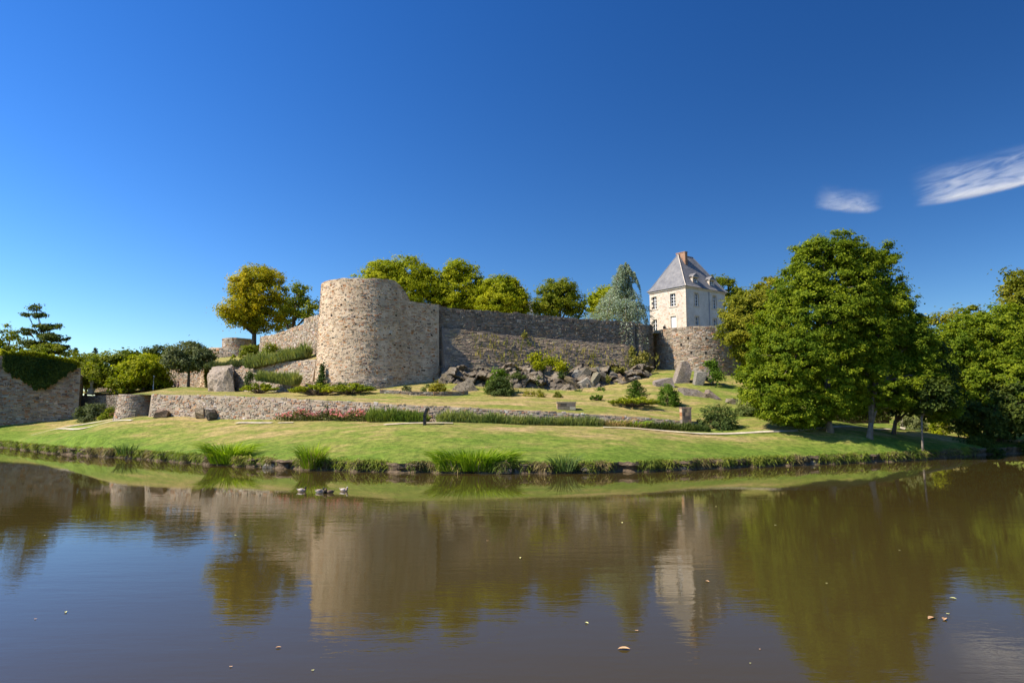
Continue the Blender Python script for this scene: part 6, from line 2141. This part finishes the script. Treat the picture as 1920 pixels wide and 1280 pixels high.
# hedge and bushes in the shade of the right bank
def clipped_hedge(name, label, px0, px1, d, h, dep):
    a, b2 = on_ground(px0, d), on_ground(px1, d)
    root = thing(name, label, 'hedge', (a + b2) / 2)
    n = 5200
    u = RNG.random((n, 3))
    f = RNG.integers(0, 3, n)
    u[f == 0, 1] = 0
    u[f == 1, 2] = 1
    u[f == 2, 0] = np.round(u[f == 2, 0])
    C = np.array(a) + np.stack([u[:, 0] * (b2.x - a.x), u[:, 1] * dep, u[:, 2] * h], 1) + RNG.normal(size=(n, 3)) * 0.07
    quads_mesh('foliage', leaf_quads(C, rand_dirs(n) + np.array([0, -.3, .3]), 0.1, 0.06), LM['oak_dark'], parent=root)
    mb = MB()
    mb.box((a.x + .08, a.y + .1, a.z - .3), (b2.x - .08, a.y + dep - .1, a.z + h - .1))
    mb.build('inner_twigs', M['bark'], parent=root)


clipped_hedge('clipped_hedge', 'dark clipped hedge behind the trunks on the right bank', 1562, 1668, 70, 2.4, 2.0)
shrub('ball_shrub', 'greyish rounded shrub in the shade beyond the path bend', 1708, 78, (1.9, 1.4, 2.3), 'grey_green', 2200, 0.12, 50)
shrub('lit_shrub', 'light yellow-green shrub catching the sun beyond the sapling', 1760, 74, (1.3, 1.0, 2.4), 'maple', 1600, 0.12, 36)
shrub('lit_shrub', 'lower sunlit yellow-green shrub near the dark corner of the bank', 1815, 77, (1.6, 1.0, 1.7), 'maple_dark', 1500, 0.12, 34)
shrub('bank_bush', 'dark bush hiding the shore at the far right of the pond', 1850, 61, (3.4, 1.6, 1.9), 'oak_dark', 3200, 0.13, 60, base=(46.5, 69.0, 0.2))
shrub('bank_bush', 'second dark bush on the shore cut by the right edge', 1930, 61, (4.2, 1.8, 2.3), 'oak_dark', 3600, 0.13, 60, base=(54.5, 69.0, 0.2))
shrub('low_branch_bush', 'leafy low bush at the foot of the tallest tree', 1505, 63, (2.2, 1.4, 1.6), 'oak', 2600, 0.12, 50)

# ================================================================== CLOUDS (thin cirrus, real air)
def cirrus(name, label, px, py, d, length, height, depth, slope, dens, seed, bowl):
    c = at(px, py, d)
    me = bpy.data.meshes.new(name)
    bm = bmesh.new()
    bmesh.ops.create_cube(bm, size=2.0)
    bm.to_mesh(me)
    bm.free()
    o = bpy.data.objects.new(name, me)
    COL.objects.link(o)
    o.location = c
    o.scale = (length, depth, height)
    o.rotation_euler = (0, -slope, 0)
    put(o, label, 'cloud', kind='stuff')
    m = bpy.data.materials.new(name)
    m.use_nodes = True
    nt = m.node_tree
    nt.nodes.clear()
    out = N(nt, 'ShaderNodeOutputMaterial')
    pv = N(nt, 'ShaderNodeVolumePrincipled')
    pv.inputs['Color'].default_value = (0.97, 0.97, 1.0, 1)
    pv.inputs['Anisotropy'].default_value = 0.2
    tc_ = N(nt, 'ShaderNodeTexCoord')
    sp = N(nt, 'ShaderNodeSeparateXYZ')
    nt.links.new(tc_.outputs['Object'], sp.inputs[0])
    X, Z, Y = sp.outputs['X'], sp.outputs['Z'], sp.outputs['Y']

    def mth(op, a, b=None, c_=None):
        n_ = N(nt, 'ShaderNodeMath', operation=op)
        for i_, v_ in enumerate((a, b, c_)):
            if v_ is None: continue
            if isinstance(v_, (int, float)): n_.inputs[i_].default_value = v_
            else: nt.links.new(v_, n_.inputs[i_])
        return n_.outputs[0]
    # wisps swept along x, curling upwards
    mp = N(nt, 'ShaderNodeMapping')
    mp.inputs['Scale'].default_value = (1.3, 0.4, 3.6)
    mp.inputs['Location'].default_value = (seed, seed * 0.7, 0)
    mp.inputs['Rotation'].default_value = (0, 0.3, 0)
    nt.links.new(tc_.outputs['Object'], mp.inputs['Vector'])
    nz = N(nt, 'ShaderNodeTexNoise')
    nz.inputs['Scale'].default_value = 1.7
    nz.inputs['Detail'].default_value = 8
    nz.inputs['Roughness'].default_value = 0.7
    nz.inputs['Distortion'].default_value = 1.2
    nt.links.new(mp.outputs[0], nz.inputs['Vector'])
    w = N(nt, 'ShaderNodeMapRange', i_1=0.40, i_2=0.68, i_3=0.0, i_4=1.0)
    nt.links.new(nz.outputs['Fac'], w.inputs[0])
    # body envelope: sharp lower edge (a shallow bowl), feathering upwards and at the ends
    x2 = mth('MULTIPLY', X, X)
    floor_ = mth('MULTIPLY_ADD', x2, bowl, -0.72)
    hgt_ = mth('SUBTRACT', Z, floor_)
    e1 = N(nt, 'ShaderNodeMapRange', i_1=0.0, i_2=0.10, i_3=0.0, i_4=1.0)
    nt.links.new(hgt_, e1.inputs[0])
    e2 = N(nt, 'ShaderNodeMapRange', i_1=0.05, i_2=1.25, i_3=1.0, i_4=0.0)
    nt.links.new(hgt_, e2.inputs[0])
    e3 = N(nt, 'ShaderNodeMapRange', i_1=0.45, i_2=0.98, i_3=1.0, i_4=0.0)
    nt.links.new(mth('ABSOLUTE', X), e3.inputs[0])
    e4 = N(nt, 'ShaderNodeMapRange', i_1=0.2, i_2=1.0, i_3=1.0, i_4=0.0)
    nt.links.new(mth('ABSOLUTE', Y), e4.inputs[0])
    rim = N(nt, 'ShaderNodeMapRange', i_1=0.0, i_2=0.28, i_3=0.55, i_4=0.0)
    nt.links.new(hgt_, rim.inputs[0])
    body = mth('MULTIPLY', mth('MULTIPLY', mth('POWER', e2.outputs[0], 1.3), e3.outputs[0]), mth('MULTIPLY', e1.outputs[0], e4.outputs[0]))
    dn = mth('MULTIPLY', body, mth('ADD', w.outputs[0], rim.outputs[0]))
    nt.links.new(mth('MULTIPLY', dn, dens), pv.inputs['Density'])
    nt.links.new(pv.outputs[0], out.inputs['Volume'])
    me.materials.append(m)
    return o


cd = 2500.0
kk = cd / F
cirrus('cirrus_cloud', 'larger swept cirrus cloud cut by the right edge of the sky', 1850, 318, cd, 150 * kk, 66 * kk, 60, math.radians(13), 0.024, 3.1, 0.12)
cirrus('cirrus_cloud', 'small ragged cirrus wisp left of the larger cloud', 1590, 370, cd, 64 * kk, 36 * kk, 50, math.radians(-6), 0.019, 8.4, 0.1)
SC.cycles.volume_step_rate = 1.0
SC.cycles.volume_max_steps = 128
SC.cycles.volume_bounces = 3
